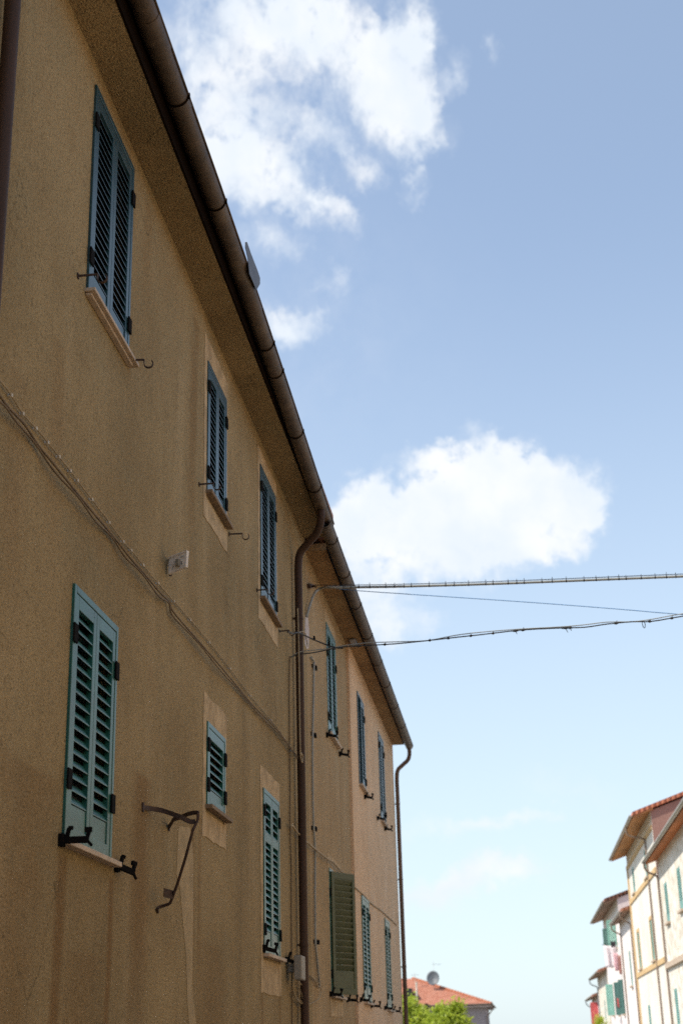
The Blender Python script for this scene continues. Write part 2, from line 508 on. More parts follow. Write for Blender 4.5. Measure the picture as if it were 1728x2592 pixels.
# ------------------------------------------------------------------ the ground
def sheet(name, x0, x1, y0, y1, z, mat):
    return tag(MB().add([(x0, y0, z), (x1, y0, z), (x1, y1, z), (x0, y1, z)], [(0, 1, 2, 3)]).build(name, mat, fix=False), kind='structure')


sheet('ground', -900, 900, -900, 1500, -.004 - .25, M['earth'])
sheet('street', .9, 7.8, -25, 112, -.004, M['paving'])
sheet('added_side_street', 8.81, 40, 29.05, 43.25, -.004, M['paving'])  # unseen opening, added so sunlight and bounce reach the far left wall
for nm, xa, xb in (('pavement', 0.0, .9), ('pavement', 7.8, 8.8)):
    tag(MB().box((xa, -25, -.3), (xb, 112, .12)).build(nm, M['kerb'], bevel=.01), kind='structure')


# ------------------------------------------------------------------ wall with openings (faces +x or -x)
def wall_front(mb, X, y0, y1, z0, z1, holes, depth):
    """front skin at x = X with holes (y0, y1, z0, z1) and reveals going to X + depth"""
    ys = sorted({y0, y1, *[h[0] for h in holes], *[h[1] for h in holes]})
    zs = sorted({z0, z1, *[h[2] for h in holes], *[h[3] for h in holes]})
    for a, b in zip(ys, ys[1:]):
        for c, d in zip(zs, zs[1:]):
            my, mz = (a + b) / 2, (c + d) / 2
            if any(h[0] < my < h[1] and h[2] < mz < h[3] for h in holes):
                continue
            mb.add([(X, a, c), (X, b, c), (X, b, d), (X, a, d)], [(0, 1, 2, 3)])
    for (a, b, c, d) in holes:
        e = X + depth
        mb.add([(X, a, c), (X, b, c), (e, b, c), (e, a, c)], [(0, 1, 2, 3)])
        mb.add([(X, a, d), (X, b, d), (e, b, d), (e, a, d)], [(0, 1, 2, 3)])
        mb.add([(X, a, c), (X, a, d), (e, a, d), (e, a, c)], [(0, 1, 2, 3)])
        mb.add([(X, b, c), (X, b, d), (e, b, d), (e, b, c)], [(0, 1, 2, 3)])
        mb.add([(e, a, c), (e, b, c), (e, b, d), (e, a, d)], [(0, 1, 2, 3)])


# ------------------------------------------------------------------ shuttered windows of the left houses
def leaf_mesh(wd, ht, bottom, spacing, mid=None, dense=0):
    """shutter leaf in local coords: hinge at u=0, width along u, outer face at +n, base z=0"""
    mb = MB()
    st, top, th = .07, .095, .040

    def bx(u0, u1, z0, z1, n0=0.0, n1=th):
        mb.box((n0, u0, z0), (n1, u1, z1))
    bx(0, st, 0, ht)
    bx(wd - st, wd, 0, ht)
    bx(st, wd - st, ht - top, ht)
    bx(st, wd - st, 0, .09)
    if bottom > .1:
        bx(st, wd - st, .0905, bottom, .006, th - .008)
    zones = [(bottom, ht - top)]
    if mid:
        bx(st, wd - st, mid - .05, mid + .05)
        zones = [(bottom, mid - .05), (mid + .05, ht - top)]
    dp, rise, tk = .034, .051, .009
    for (za, zb) in zones:
        n = max(1, int((zb - za) / spacing))
        sp = (zb - za) / n
        for i in range(n):
            z = za + i * sp + .002
            x1, x0 = th - .003, th - .003 - dp
            if dense:
                rise = sp * .97
            if dense == 2:
                x0, x1 = x1, x0
                rise, tk = sp * .82, .013
            vs = [(x1, st, z), (x1, st, z + tk), (x0, st, z + rise + tk), (x0, st, z + rise)]
            vs += [(x, wd - st, zz) for x, _, zz in vs]
            mb.add(vs, [(0, 1, 2, 3), (7, 6, 5, 4), (0, 4, 5, 1), (1, 5, 6, 2), (2, 6, 7, 3), (3, 7, 4, 0)])
    return mb


def place(mb, hinge, ang, mirror=False):
    """leaf hinged at 'hinge' (back face corner); ang 0 = closed along +y, opening outwards"""
    out = MB()
    sgn = -1 if mirror else 1
    d = V((sin(ang), sgn * cos(ang), 0))
    n = V((cos(ang), -sgn * sin(ang), 0))
    out.v = [V(hinge) + d * p.y + n * p.x + V((0, 0, p.z)) for p in mb.v]
    out.f = [list(f) for f in mb.f]
    out.sm = list(mb.sm)
    return out


def shutter_window(house, X, y0, y1, z0, z1, mat, sill_mat=None, bottom=.22, spacing=.074, leaves=2, mid=None, proud=.02,
                   surround=None, sill=(.04, .075), left_angle=0.0, skip_left=False, leaf_mat=None, hinge_z=(.16, .80), label=None, step=False):
    fw = .05
    fr = MB()
    xa, xb = X - .05, X + proud
    fr.box((xa, y0, z0), (xb, y0 + fw, z1)).box((xa, y1 - fw, z0), (xb, y1, z1)).box((xa, y0 + fw, z1 - fw), (xb, y1 - fw, z1))
    win = fr.build('window', mat, house, bevel=.004)
    if label: win['label'] = label
    MB().box((X - .115, y0 + .001, z0 + .001), (X - .105, y1 - .001, z1 - .001)).build('pane', M['glass_dark'], win)
    ya, yb, h = y0 + fw + .004, y1 - fw - .004, z1 - fw - .004 - z0 - .004
    wd = (yb - ya - .006) / 2 if leaves == 2 else yb - ya
    xh = X + proud - .040 - .004
    lm = leaf_mesh(wd, h, bottom, spacing, mid)
    if leaf_mat:
        lf = leaf_mesh(wd, h, bottom, spacing, mid, 2)
    if not skip_left:
        o = place(lf if leaf_mat else lm, (xh if not left_angle else X + proud - .01, ya, z0 + .004), left_angle).build('shutter', leaf_mat or mat, win, bevel=.003)
        if leaf_mat: o['label'] = 'olive green shutter leaf standing open'
    if leaves == 2:
        place(lm, (xh, yb, z0 + .004), 0, True).build('shutter', mat, win, bevel=.003)
    for fz in hinge_z:
        for side, yy in ((0, y0), (1, y1)):
            if skip_left and side == 0:
                continue
            zz = z0 + (z1 - z0) * fz
            dz = .065
            MB().box((X + proud + .0005, yy - .012 if side == 0 else yy - .075, zz - dz), (X + proud + .014, yy + .075 if side == 0 else yy + .012, zz + dz)).build('hinge', M['iron'], win, bevel=.003)
    if sill:
        th, pr = sill
        s = MB().box((X - .1, y0 - .03, z0 - th), (X + pr, y1 + .10, z0 - .001))
        if step:
            s.box((X + .001, y0 - .01, z0 - th - .022), (X + pr * .6, y1 + .02, z0 - th - .001))
        s.build('sill', sill_mat or M['travertine'], win, bevel=.005)
    if surround:
        a, b, c, d = surround
        sb = MB()
        t = .006
        rn = random.Random(int(y0 * 100 + z0 * 10))
        def edge(p, q, n):
            return [(p[0] + (q[0] - p[0]) * k / n, p[1] + (q[1] - p[1]) * k / n) for k in range(n)]
        oc = [(y0 - a, z0 - c), (y1 + b, z0 - c), (y1 + b, z1 + d), (y0 - a, z1 + d)]
        ic = [(y0 - .0005, z0 - .07), (y1 + .0005, z0 - .07), (y1 + .0005, z1 + .0005), (y0 - .0005, z1 + .0005)]
        O, I = [], []
        for k in range(4):
            n = 7 if k % 2 == 0 else 14
            O += edge(oc[k], oc[(k + 1) % 4], n); I += edge(ic[k], ic[(k + 1) % 4], n)
        O = [(p[0] + rn.uniform(-.012, .012), p[1] + rn.uniform(-.014, .014)) for p in O]
        n = len(O)
        vs = [(X + .0005, *p) for p in O] + [(X + t, *p) for p in O] + [(X + t, *p) for p in I]
        fs = [(k, (k + 1) % n, n + (k + 1) % n, n + k) for k in range(n)] + [(n + k, n + (k + 1) % n, 2 * n + (k + 1) % n, 2 * n + k) for k in range(n)]
        sb.add(vs, fs)
        sb.build('surround', M['render_smooth'], win)
    return win


def catch(house, p, yaw, s=1.0, drop=0.0, tall=.065):
    """black iron shutter stay: wall block, arm, two upright prongs with square heads"""
    p = V(p)
    d = V((cos(yaw), sin(yaw), -drop)).normalized()
    mb = MB()
    up = V((0, 0, 1))
    L = .155 * s
    q = p + V((.03 * s, 0, 0))
    mb.box(p + V((.0005, -.03 * s, -.04 * s)), p + V((.034 * s, .03 * s, .04 * s)))
    mb.bar(q - d * .01, q + d * L, .042 * s, .026 * s)
    lean = (up * .95 + d * .25).normalized()
    a = q + d * .012 * s
    mb.bar(a, a + lean * tall * 1.1 * s, .026 * s, .022 * s, d)
    mb.bar(a + lean * tall * 1.1 * s - d * .006, a + lean * tall * 1.1 * s + d * .024 * s, .024 * s, .022 * s)
    b = q + d * (L - .012)
    mb.bar(b, b + lean * tall * .9 * s, .024 * s, .022 * s, d)
    e = b + lean * tall * .9 * s
    mb.bar(e - d * .030 * s, e + d * .016 * s, .032 * s, .024 * s)
    mb.bar(b, b + d * .035 * s - up * .04 * s, .018 * s, .016 * s)
    return mb.build('shutter_catch', M['iron'], house, bevel=.003)


def hook(house, p, L=.17, yaw=0.0):
    """flat iron rod with a curled end"""
    p = V(p)
    d = V((cos(yaw), sin(yaw), 0))
    mb = MB()
    mb.bar(p, p + d * L, .016, .008)
    c = p + d * (L - .002) + V((0, 0, -.035))
    pts = [c + d * .034 * sin(a) * 1.0 + V((0, 0, .035 * cos(a))) for a in [0, -.5, -1.0, -1.6, -2.2, -2.8, -3.4, -4.0]]
    pts = [c + d * (.012 + .034 * (1 - cos(a)) * .6 - .012) + V((0, 0, .035 - .035 * (1 - cos(a)))) for a in [0, .6, 1.2, 1.8, 2.4]]
    arc = [c + V((0, 0, .035)) + d * 0]
    for k in range(9):
        a = pi / 2 + k * (1.25 * pi) / 8
        arc.append(c + d * (.035 + .040 * cos(a + pi / 2) * -1 - .035) * -1 + V((0, 0, .0)) if False else c + d * (.035 - .036 * cos(k * 1.25 * pi / 8)) + V((0, 0, -.036 * sin(k * 1.25 * pi / 8))))
    for a, b in zip(arc, arc[1:]):
        mb.bar(a, b, .024, .007, d.cross(V((0, 0, 1))))
    mb.box(p + V((.0005, -.014, -.02)), p + V((.01, .014, .02)))
    return mb.build('iron_hook', M['rust'], house)


def half_gutter(house, xc, rad, y0, y1, zf, mat, joints, collar=None, segs=14):
    t = .006
    out = [(xc + rad * cos(pi + pi * k / segs), rad * sin(pi + pi * k / segs)) for k in range(segs + 1)]
    inn = [(xc + (rad - t) * cos(2 * pi - pi * k / segs), (rad - t) * sin(2 * pi - pi * k / segs)) for k in range(segs + 1)]
    g = MB().sweep(out + inn, y0, y1, zf, True, 1.0).build('gutter', mat, house)
    bead = MB().tube([(xc + rad + .004, y, zf(y) + .004) for y in [y0 + (y1 - y0) * i / 16 for i in range(17)]], .010, 8)
    bead.build('rim', mat, g)
    for yj in joints:
        o2 = [(xc + (rad + .006) * cos(pi + pi * k / segs), (rad + .006) * sin(pi + pi * k / segs)) for k in range(segs + 1)]
        i2 = [(xc + (rad + .0005) * cos(2 * pi - pi * k / segs), (rad + .0005) * sin(2 * pi - pi * k / segs)) for k in range(segs + 1)]
        b = MB().sweep(o2 + i2, yj - .012, yj + .012, zf, True)
        b.box((xc + rad + .001, yj - .012, zf(yj) - .03), (xc + rad + .017, yj + .012, zf(yj) + .02))
        b.build('gutter_strap', M['wood_dark'], g)
    for (ya, yb) in (collar or ()):
        o2 = [(xc + (rad + .005) * cos(pi + pi * k / segs), (rad + .005) * sin(pi + pi * k / segs)) for k in range(segs + 1)]
        i2 = [(xc + (rad + .0004) * cos(2 * pi - pi * k / segs), (rad + .0004) * sin(2 * pi - pi * k / segs)) for k in range(segs + 1)]
        MB().sweep(o2 + i2, ya, yb, zf, True).build('gutter_collar', mat, g)
    return g


def downpipe(house, pts, r, mat, bands=(), name='downpipe'):
    p = MB().tube(pts, r, 16).build(name, mat, house)
    for z in bands:
        base = min(pts, key=lambda q: abs(V(q).z - z))
        b = V(base)
        MB().tube([(b.x, b.y, z - .02), (b.x, b.y, z + .02)], r + .006, 16).box((0.0005, b.y - .012, z - .012), (max(b.x - r, .01), b.y + .012, z + .012)).build('pipe_clamp', mat, p)
    return p


# ================================================================== LEFT: near house
Y12, Y23, YE = 20.15, 25.45, 35.0
near = tag(empty('terraced_house', (-4, 4, 0)), 'long tan roughcast house in shade with brown gutter, filling the left of the photo', 'house', 'houses along the shaded left side')
WA = dict(A=(8.83, 9.97, 6.86, 8.66), B=(13.02, 14.0, 6.92, 8.37), C=(16.16, 17.33, 6.77, 8.50),
          G=(8.82, 9.92, 2.92, 4.615), H=(13.13, 14.0, 3.81, 4.60), I=(16.25, 17.38, 2.66, 4.49))
mb = MB()
wall_front(mb, 0, -14, Y12, -.3, 9.0, [v for v in WA.values()], -.12)
mb.add([(-9, -14, -.3), (-9, Y12, -.3), (-9, Y12, 9), (-9, -14, 9)], [(0, 1, 2, 3)])
for yy in (-14, Y12):
    mb.add([(-9, yy, -.3), (0, yy, -.3), (0, yy, 9), (-4.5, yy, 10.4), (-9, yy, 9)], [(0, 1, 2, 3, 4)])
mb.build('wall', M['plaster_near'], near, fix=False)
shutter_window(near, 0, *WA['A'], M['teal_blue'], M['travertine'], bottom=.20, spacing=.068, hinge_z=(.16, .82), sill=(.030, .080), step=True)
shutter_window(near, 0, *WA['B'], M['teal_blue'], M['sill_brown'], bottom=.16, spacing=.066, surround=(.13, .10, .30, .26), hinge_z=(.14, .80))
shutter_window(near, 0, *WA['C'], M['teal_blue'], M['sill_brown'], bottom=.18, spacing=.068, surround=(.13, .12, .30, .22), hinge_z=(.12, .83))
shutter_window(near, 0, *WA['G'], M['teal'], M['travertine'], bottom=.24, spacing=.078, sill=(.036, .07), hinge_z=(.23, .80))
shutter_window(near, 0, *WA['H'], M['teal'], M['sill_brown'], bottom=.16, spacing=.072, leaves=1, surround=(.14, .10, .30, .26), hinge_z=(.24, .72), label='small single leaf shuttered window')
shutter_window(near, 0, *WA['I'], M['teal'], M['travertine'], bottom=.24, spacing=.074, mid=1.28, surround=(.15, .10, .42, .24), hinge_z=(.14, .86))

SZ1 = 8.86
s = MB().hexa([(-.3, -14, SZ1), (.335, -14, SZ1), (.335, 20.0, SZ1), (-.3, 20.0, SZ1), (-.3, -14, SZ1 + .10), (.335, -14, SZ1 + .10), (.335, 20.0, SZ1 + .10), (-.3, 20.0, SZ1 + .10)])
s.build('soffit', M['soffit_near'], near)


def roof(house, y0, y1, zx, x1, zr, mat):
    """tiled roof over the eave at x1, ridge at x=-4.5"""
    th = .14
    m = MB()
    m.hexa([(-4.5, y0, zr), (x1, y0, zx), (x1, y1, zx), (-4.5, y1, zr), (-4.5, y0, zr + th), (x1, y0, zx + th), (x1, y1, zx + th), (-4.5, y1, zr + th)])
    m.hexa([(-9.5, y0, zx), (-4.5, y0, zr), (-4.5, y1, zr), (-9.5, y1, zx), (-9.5, y0, zx + th), (-4.5, y0, zr + th), (-4.5, y1, zr + th), (-9.5, y1, zx + th)])
    return m.build('roof', mat, house)


roof(near, -14, 20.2, 9.13, .44, 10.5, M['tiles_old'])
MB().box((.3355, -14, 8.858), (.355, 20.0, 9.12)).build('fascia', M['wood_dark'], near)
Z1 = lambda y: 9.085 - .0015 * (y - 8) - (.0408 * (y - 12.5) if y > 12.5 else 0) - (.012 * max(0, 1 - abs(y - 13) / 2))
g1 = half_gutter(near, .455, .095, -14, 19.3, Z1, M['gutter'], (5.5, 7.4, 9.62, 11.2, 13.95, 14.6, 16.2, 17.9), ((8.6, 9.0), (9.62, 9.75), (12.55, 13.2)))
MB().poly([onx(x, y, .566) for x, y in ((620, 612), (624, 612), (634, 641), (650, 682), (657, 703), (657, 718), (648, 734), (630, 692), (626, 652), (620, 626))], (.005, 0, 0)).build('flashing_plate', M['metal_dark'], g1)

# downpipes of the near house
xp, yp = .09, 18.80
zt = Z1(18.55) - .09
pp = smooth([(.455, 18.55, zt + .03), (.455, 18.56, zt - .12), (.40, 18.62, zt - .28), (.24, 18.72, zt - .42), (.12, 18.78, zt - .54), (xp, yp, zt - .74), (xp, yp, zt - 1.1)], 6)
pp += [V((xp, yp, z)) for z in (6.5, 5.3, 4.0, 2.8, 1.5, .12)]
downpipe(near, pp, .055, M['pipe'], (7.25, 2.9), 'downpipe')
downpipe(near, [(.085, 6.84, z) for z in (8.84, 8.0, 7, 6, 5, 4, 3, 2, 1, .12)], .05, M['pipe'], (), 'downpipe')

# lighter repair strip in the plaster
strip = [(452, 2092), (480, 2096), (486, 2140), (489, 2180), (489, 2230), (488, 2300), (487, 2400), (486, 2500), (496, 2600), (478, 2600), (474, 2540), (470, 2420), (462, 2330), (455, 2250), (446, 2215), (449, 2150)]
MB().poly([onx(x, y, .0008) for x, y in strip], (.0025, 0, 0)).build('plaster_patch', M['patch'], near)

# shutter stays and hooks
catch(near, onx(150, 2128), R(4), 1.0, 0, .07)
catch(near, onx(291, 2194), R(60), 1.0, .22, .07)
catch(near, onx(664, 2402), R(45), 1.0, .18, .085)
catch(near, onx(722, 2432), R(45), 1.0, .18, .085)
hook(near, onx(196, 698), .15)
hook(near, onx(318, 911), .15, R(8))
hook(near, onx(503, 1226), .15)
hook(near, onx(579, 1352), .15, R(4))
hook(near, onx(649, 1494), .14)
hook(near, onx(706, 1598), .14, R(-3))

# ================================================================== LEFT: far house (two plaster colours)
far = tag(empty('terraced_house', (-4, 27, 0)), 'far end of the shaded row with orange end section and lower grey brown gutter', 'house', 'houses along the shaded left side')
WB = dict(D=(22.45, 23.66, 6.42, 8.25), J=(22.16, 23.55, 2.40, 4.25))
WC = dict(E=(26.66, 27.86, 6.30, 8.08), F=(30.95, 32.2, 6.25, 8.18), K=(26.40, 27.70, 2.41, 4.24), L=(31.0, 32.1, 2.38, 4.20))
mb = MB()
wall_front(mb, 0, Y12 + .002, Y23, -.3, 8.8, list(WB.values()), -.12)
mb.add([(-9, Y12 + .002, -.3), (-9, YE, -.3), (-9, YE, 8.8), (-9, Y12 + .002, 8.8)], [(0, 1, 2, 3)])
mb.add([(-9, Y12 + .002, -.3), (0, Y12 + .002, -.3), (0, Y12 + .002, 8.8), (-4.5, Y12 + .002, 10.2), (-9, Y12 + .002, 8.8)], [(0, 1, 2, 3, 4)])
mb.build('wall', M['plaster_far'], far, fix=False)
XO = .05
mb = MB()
wall_front(mb, XO, Y23, YE, -.3, 8.8, list(WC.values()), -.12 - XO)
mb.add([(-.2, Y23, -.3), (XO, Y23, -.3), (XO, Y23, 8.8), (-.2, Y23, 8.8)], [(0, 1, 2, 3)])
mb.add([(-9, YE, -.3), (XO, YE, -.3), (XO, YE, 8.8), (-4.5, YE, 10.2), (-9, YE, 8.8)], [(0, 1, 2, 3, 4)])
o = mb.build('wall', M['plaster_orange'], far, fix=False)
o['label'] = 'orange plaster end section standing slightly proud'
shutter_window(far, 0, *WB['D'], M['green'], M['travertine'], bottom=.2, spacing=.072, hinge_z=(.14, .72), surround=(.1, .1, .1, .2))
shutter_window(far, 0, *WB['J'], M['teal'], M['travertine'], bottom=.34, spacing=.085, left_angle=R(27), leaf_mat=M['olive'], surround=(.1, .1, .3, .2))
shutter_window(far, XO, *WC['E'], M['teal_blue'], M['travertine'], bottom=.2, spacing=.072, skip_left=True, hinge_z=(.12, .82))
shutter_window(far, XO, *WC['F'], M['teal_blue'], M['travertine'], bottom=.2, spacing=.072, hinge_z=(.14, .84))
shutter_window(far, XO, *WC['K'], M['teal'], M['travertine'], bottom=.24, spacing=.074, hinge_z=(.14, .84))
shutter_window(far, XO, *WC['L'], M['teal'], M['travertine'], bottom=.24, spacing=.074, hinge_z=(.14, .84))
SZ2 = 8.70
MB().hexa([(-.3, 20.205, SZ2 + .02), (.32, 20.205, SZ2 + .02), (.32, YE, SZ2 - .04), (-.3, YE, SZ2 - .04), (-.3, 20.205, SZ2 + .13), (.32, 20.205, SZ2 + .13), (.32, YE, SZ2 + .07), (-.3, YE, SZ2 + .07)]).build('soffit', M['soffit_far'], far)
MB().hexa([(.3205, 20.205, SZ2 + .018), (.34, 20.205, SZ2 + .018), (.34, YE, SZ2 - .042), (.3205, YE, SZ2 - .042), (.3205, 20.205, 8.85), (.34, 20.205, 8.85), (.34, YE, 8.85), (.3205, YE, 8.85)]).build('fascia', M['wood_dark'], far)
roof(far, 20.21, YE + .05, 8.86, .42, 10.25, M['tiles_old'])
Z2 = lambda y: 8.715 - .0045 * (y - 19)
half_gutter(far, .455, .092, 18.95, YE + .15, Z2, M['gutter'], (19.7, 21.3, 23.0, 24.9, 26.8, 28.6, 30.6, 32.6), ((19.0, 19.6),))
yq = YE - .06
zt = Z2(YE) - .085
pp = smooth([(.455, YE + .06, zt + .02), (.455, YE + .06, zt - .14), (.41, YE + .03, zt - .28), (.26, YE, zt - .42), (.16, yq, zt - .54), (.13, yq, zt - .74), (.13, yq, zt - 1.1)], 6) + [V((.13, yq, z)) for z in (6.5, 5.0, 3.5, 2, .12)]
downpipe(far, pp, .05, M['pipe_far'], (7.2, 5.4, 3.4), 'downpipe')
MB().box((.10, 25.1, 8.655), (.22, 25.6, 8.69)).build('vent_grille', M['metal_grey'], far, bevel=.01)
for (px, py, X, yw, sc) in ((825, 1861, 0, 30, 1.0), (857, 1909, 0, 35, 1.0), (921, 2018, XO, 35, 1.0), (953, 2072, XO, 30, 1.0), (972, 2099, XO, 30, 1.0),
                            (834, 2518, 0, 25, 1.0), (877, 2532, 0, 30, 1.0), (910, 2532, XO, 30, 1.0), (938, 2547, XO, 30, 1.0), (972, 2553, XO, 30, 1.0), (992, 2560, XO, 30, 1.0)):
    catch(far, onx(px, py, X), R(yw), sc, .08, .085)

# ================================================================== fixtures on the left wall
t = tag(empty('wall_plaque', onx(450, 1425)), 'small pale stone plaque with a grey knob, fixed below the upper windows', 'plaque')
pa, pb = (.015, 11.42), (.795, 11.04)
pn = V((pb[1] - pa[1], pa[0] - pb[0], 0)).normalized()
pq = lambda x, y, o=0: onv(x, y, pa, pb) + pn * o
MB().poly([pq(425, 1454), pq(470, 1435), pq(473, 1393), pq(427, 1410)], pn * -.03).build('plate', M['marble'], t, bevel=.003)
MB().poly([pq(427, 1414, .0004), pq(473, 1397, .0004), pq(473, 1393, .0004), pq(427, 1410, .0004)], pn * .006).build('rim', M['marble'], t)
kb = MB().poly([pq(449, 1434, .0006), pq(457, 1434, .0006), pq(457, 1416, .0006), pq(449, 1417, .0006)], pn * .03)
kb.build('knob', M['box_grey'], t, bevel=.004)
MB().poly([pq(418, 1412, -.034), pq(427, 1414, -.034), pq(425, 1455, -.034), pq(421, 1455, -.034)], pn * -.02).build('back_plate', M['rust'], t)
for k in ((444, 1426, 445.3, 1433), (438, 1429, 439, 1438), (458.5, 1421, 460.4, 1430), (458, 1409.5, 459.3, 1412.5), (461, 1407.5, 462, 1411), (463.8, 1406.5, 464.8, 1411)):
    MB().poly([pq(k[0], k[3], .0003), pq(k[2], k[3], .0003), pq(k[2], k[1], .0003), pq(k[0], k[1], .0003)], pn * .0015).build('mark', M['cable_dark'], t)

b = tag(empty('iron_bracket', onx(362, 2046)), 'rusty forged iron lamp bracket with long bent rod, bolted between the two lower windows', 'bracket')
tip = onx(500, 2058, .36)
tip2 = onx(497, 2080, .34)
br = MB()
path = smooth([onx(360, 2044, .0), onx(385, 2048, .03), onx(412, 2053, .10), onx(455, 2068, .24), onx(480, 2080, .31), onx(494, 2080, .35)], 5)
for a, c in zip(path, path[1:]):
    br.bar(a, c, .036, .012)
br.box(path[0] + V((.0005, -.02, -.035)), path[0] + V((.012, .02, .035)))
br.build('upper_arm', M['rust'], b)
br = MB()
path = smooth([onx(426, 2096, .0), onx(434, 2084, .05), onx(440, 2075, .09), onx(456, 2070, .16), onx(480, 2060, .28), onx(500, 2058, .36), onx(501, 2066, .37)], 5)
for a, c in zip(path, path[1:]):
    br.bar(a, c, .032, .012)
br.box(path[0] + V((.0005, -.02, -.025)), path[0] + V((.012, .02, .025)))
br.build('strut', M['rust'], b)
rod = smooth([onx(501, 2060, .372), onx(500, 2076, .37), onx(488, 2102, .34)], 5) + [onx(470, 2170, .27), onx(450, 2235, .19), onx(435, 2276, .13), onx(431, 2286, .115)] + smooth([onx(426, 2290, .10), onx(404, 2297, .03), onx(398, 2302, .015), onx(399, 2310, .005)], 3)
MB().tube(rod, .012, 8).build('rod', M['rust'], b)
MB().bar(onx(437, 2266, .14), onx(415, 2260, .10), .065, .008).build('tab', M['rust'], b)

j = tag(empty('junction_box', onx(690, 2470)), 'grey plastic junction box with loops of wire hanging below, beside the central downpipe', 'junction box')
c0 = onx(758, 2452, .15)
MB().box((.10, c0.y - .16, c0.z - .14), (.20, c0.y + .16, c0.z + .145)).box((.001, c0.y - .05, c0.z - .05), (.0995, c0.y + .05, c0.z + .05)).build('box', M['box_grey'], j, bevel=.015)
cw = MB()
def pl(lst, X):
    return [onx(x, y, X if not isinstance(X, (list, tuple)) else X[i]) for i, (x, y) in enumerate(lst)]
cw.tube(smooth(pl([(740, 2440), (740, 2480), (741, 2505), (750, 2528), (762, 2541), (775, 2540), (780, 2527), (777, 2513), (768, 2500), (758, 2488), (752, 2480)], .06), 5), .008, 6)
cw.tube(smooth(pl([(754, 2482), (757, 2500), (762, 2515), (766, 2530), (768, 2540), (762, 2536), (757, 2522), (753, 2505), (750, 2484)], .07), 5), .006, 6)
cw.tube(smooth(pl([(741, 2510), (745, 2528), (756, 2540), (764, 2543), (790, 2540), (806, 2530), (812, 2512), (810, 2497), (800, 2482), (785, 2472)], .03), 5), .006, 6)
cw.tube(smooth(pl([(786, 2471), (795, 2480), (803, 2496), (808, 2499)], .03), 4), .010, 6)
cw.build('wire_loop', M['cable_tan'], j)

# cables clipped along the facade
thin = [(-30, 930), (18, 985), (58, 1047), (102, 1096), (140, 1144), (178, 1192), (205, 1228), (263, 1304), (312, 1371), (340, 1402), (388, 1462), (440, 1522), (497, 1587), (565, 1670), (634, 1762), (700, 1840), (733, 1893), (753, 1920)]
o = MB().tube(smooth(pl(thin, .022), 4), .0055, 6).build('wall_cable', M['cable_tan'])
tag(o, 'thin beige cable with white clips sloping across the near wall, above the doubled brown cables', 'cable', 'cables sloping along the shaded wall')
tp = smooth(pl(thin, .022), 4)
for i in range(2, len(tp), 3):
    MB().box(tp[i] + V((-.021, -.009, -.010)), tp[i] + V((.007, .009, .010))).build('clip', M['clip_white'], o)
thick = [(-30, 968), (0, 1003), (25, 1035), (62, 1074), (98, 1128), (138, 1177), (192, 1244), (232, 1293), (268, 1335), (299, 1373), (330, 1413), (370, 1458), (405, 1500), (428, 1522), (437, 1547), (491, 1610), (545, 1672), (594, 1730), (643, 1789), (700, 1846), (752, 1915)]
th1 = smooth(pl(thick, [.05 + .02 * sin(i * 1.3) for i in range(30)]), 4)
o = MB().tube(th1, .0085, 6).build('wall_cable', M['cable_brown'])
tag(o, 'brown sagging cable just below the thin beige one on the near wall', 'cable', 'cables sloping along the shaded wall')
th2 = [p + V((.0, .0, -.030 - .012 * sin(i * .7))) for i, p in enumerate(th1)]
o = MB().tube(th2, .0075, 6).build('wall_cable', M['cable_brown'])
tag(o, 'lowest brown cable of the pair sloping across the near wall', 'cable', 'cables sloping along the shaded wall')
o = MB().tube(smooth(pl([(733, 1662), (732, 1750), (732, 1800), (733, 1900), (734, 2000), (734, 2100), (737, 2200), (737, 2300), (738, 2400), (739, 2600)], .02), 4), .010, 6).build('wall_cable', M['cable_brown'])
tag(o, 'thin brown vertical cable on the wall just left of the central downpipe', 'cable')
o = MB().tube(smooth(pl([(753, 1540), (755, 1600), (757, 1700), (758, 1800), (760, 1905), (764, 1930), (766, 1915), (760, 1905)], .155), 4), .010, 6).build('wall_cable', M['cable_tan'])
tag(o, 'pale wire running down the front of the central downpipe', 'cable')
vert = [(788, 1664), (794, 1675), (794, 1690), (793, 1770), (791, 1860), (791, 1960), (793, 2080), (797, 2150), (797, 2250), (798, 2380), (801, 2420), (806, 2470), (809, 2500)]
o = MB().tube(smooth(pl(vert, .03), 4), .016, 6).build('wall_cable', M['cable_grey'])
tag(o, 'grey vertical cable on four dark clamps, just right of the central downpipe', 'cable')
for (x, y) in ((792, 1691), (790, 1862), (791, 2099), (797, 2386)):
    p = onx(x, y, .0)
    MB().bar(p + V((.0005, -.16, 0)), p + V((.045, .1, .0)), .05, .02).box(p + V((.02, -.05, -.03)), p + V((.06, .06, .03))).build('cable_clamp', M['iron'], o, bevel=.004)
o = MB().tube(smooth(pl([(735, 2090), (742, 2093), (752, 2108), (776, 2132), (792, 2146), (800, 2153), (815, 2165), (828, 2175), (840, 2182), (850, 2192), (862, 2206), (870, 2212), (898, 2247), (915, 2262), (940, 2289), (960, 2303), (985, 2325), (1003, 2343)], .06), 4), .013, 6).build('wall_cable', M['cable_tan'])
tag(o, 'wavy beige cable slung over the far wall above the olive shutter', 'cable')
# lime smear on the wall beside the downpipe
MB().poly(pl([(772, 1556), (779, 1560), (782, 1600), (781, 1640), (777, 1644), (771, 1630)], .0008), (.002, 0, 0)).build('paint_patch', M['white_paint'], far)

# ------------------------------------------------------------------ cables across the street
def span(pts, p, q, ext):
    P = [onv(x, y, p, q) for x, y in pts]
    a, b_, c = P[-3], P[-2], P[-1]
    d = (c - a) / (c.x - a.x)
    curv = 0.006
    x = c.x
    while x < ext:
        x = min(x + .6, ext)
        P.append(c + d * (x - c.x) + V((0, 0, curv * (x - c.x) ** 2)))
    return P


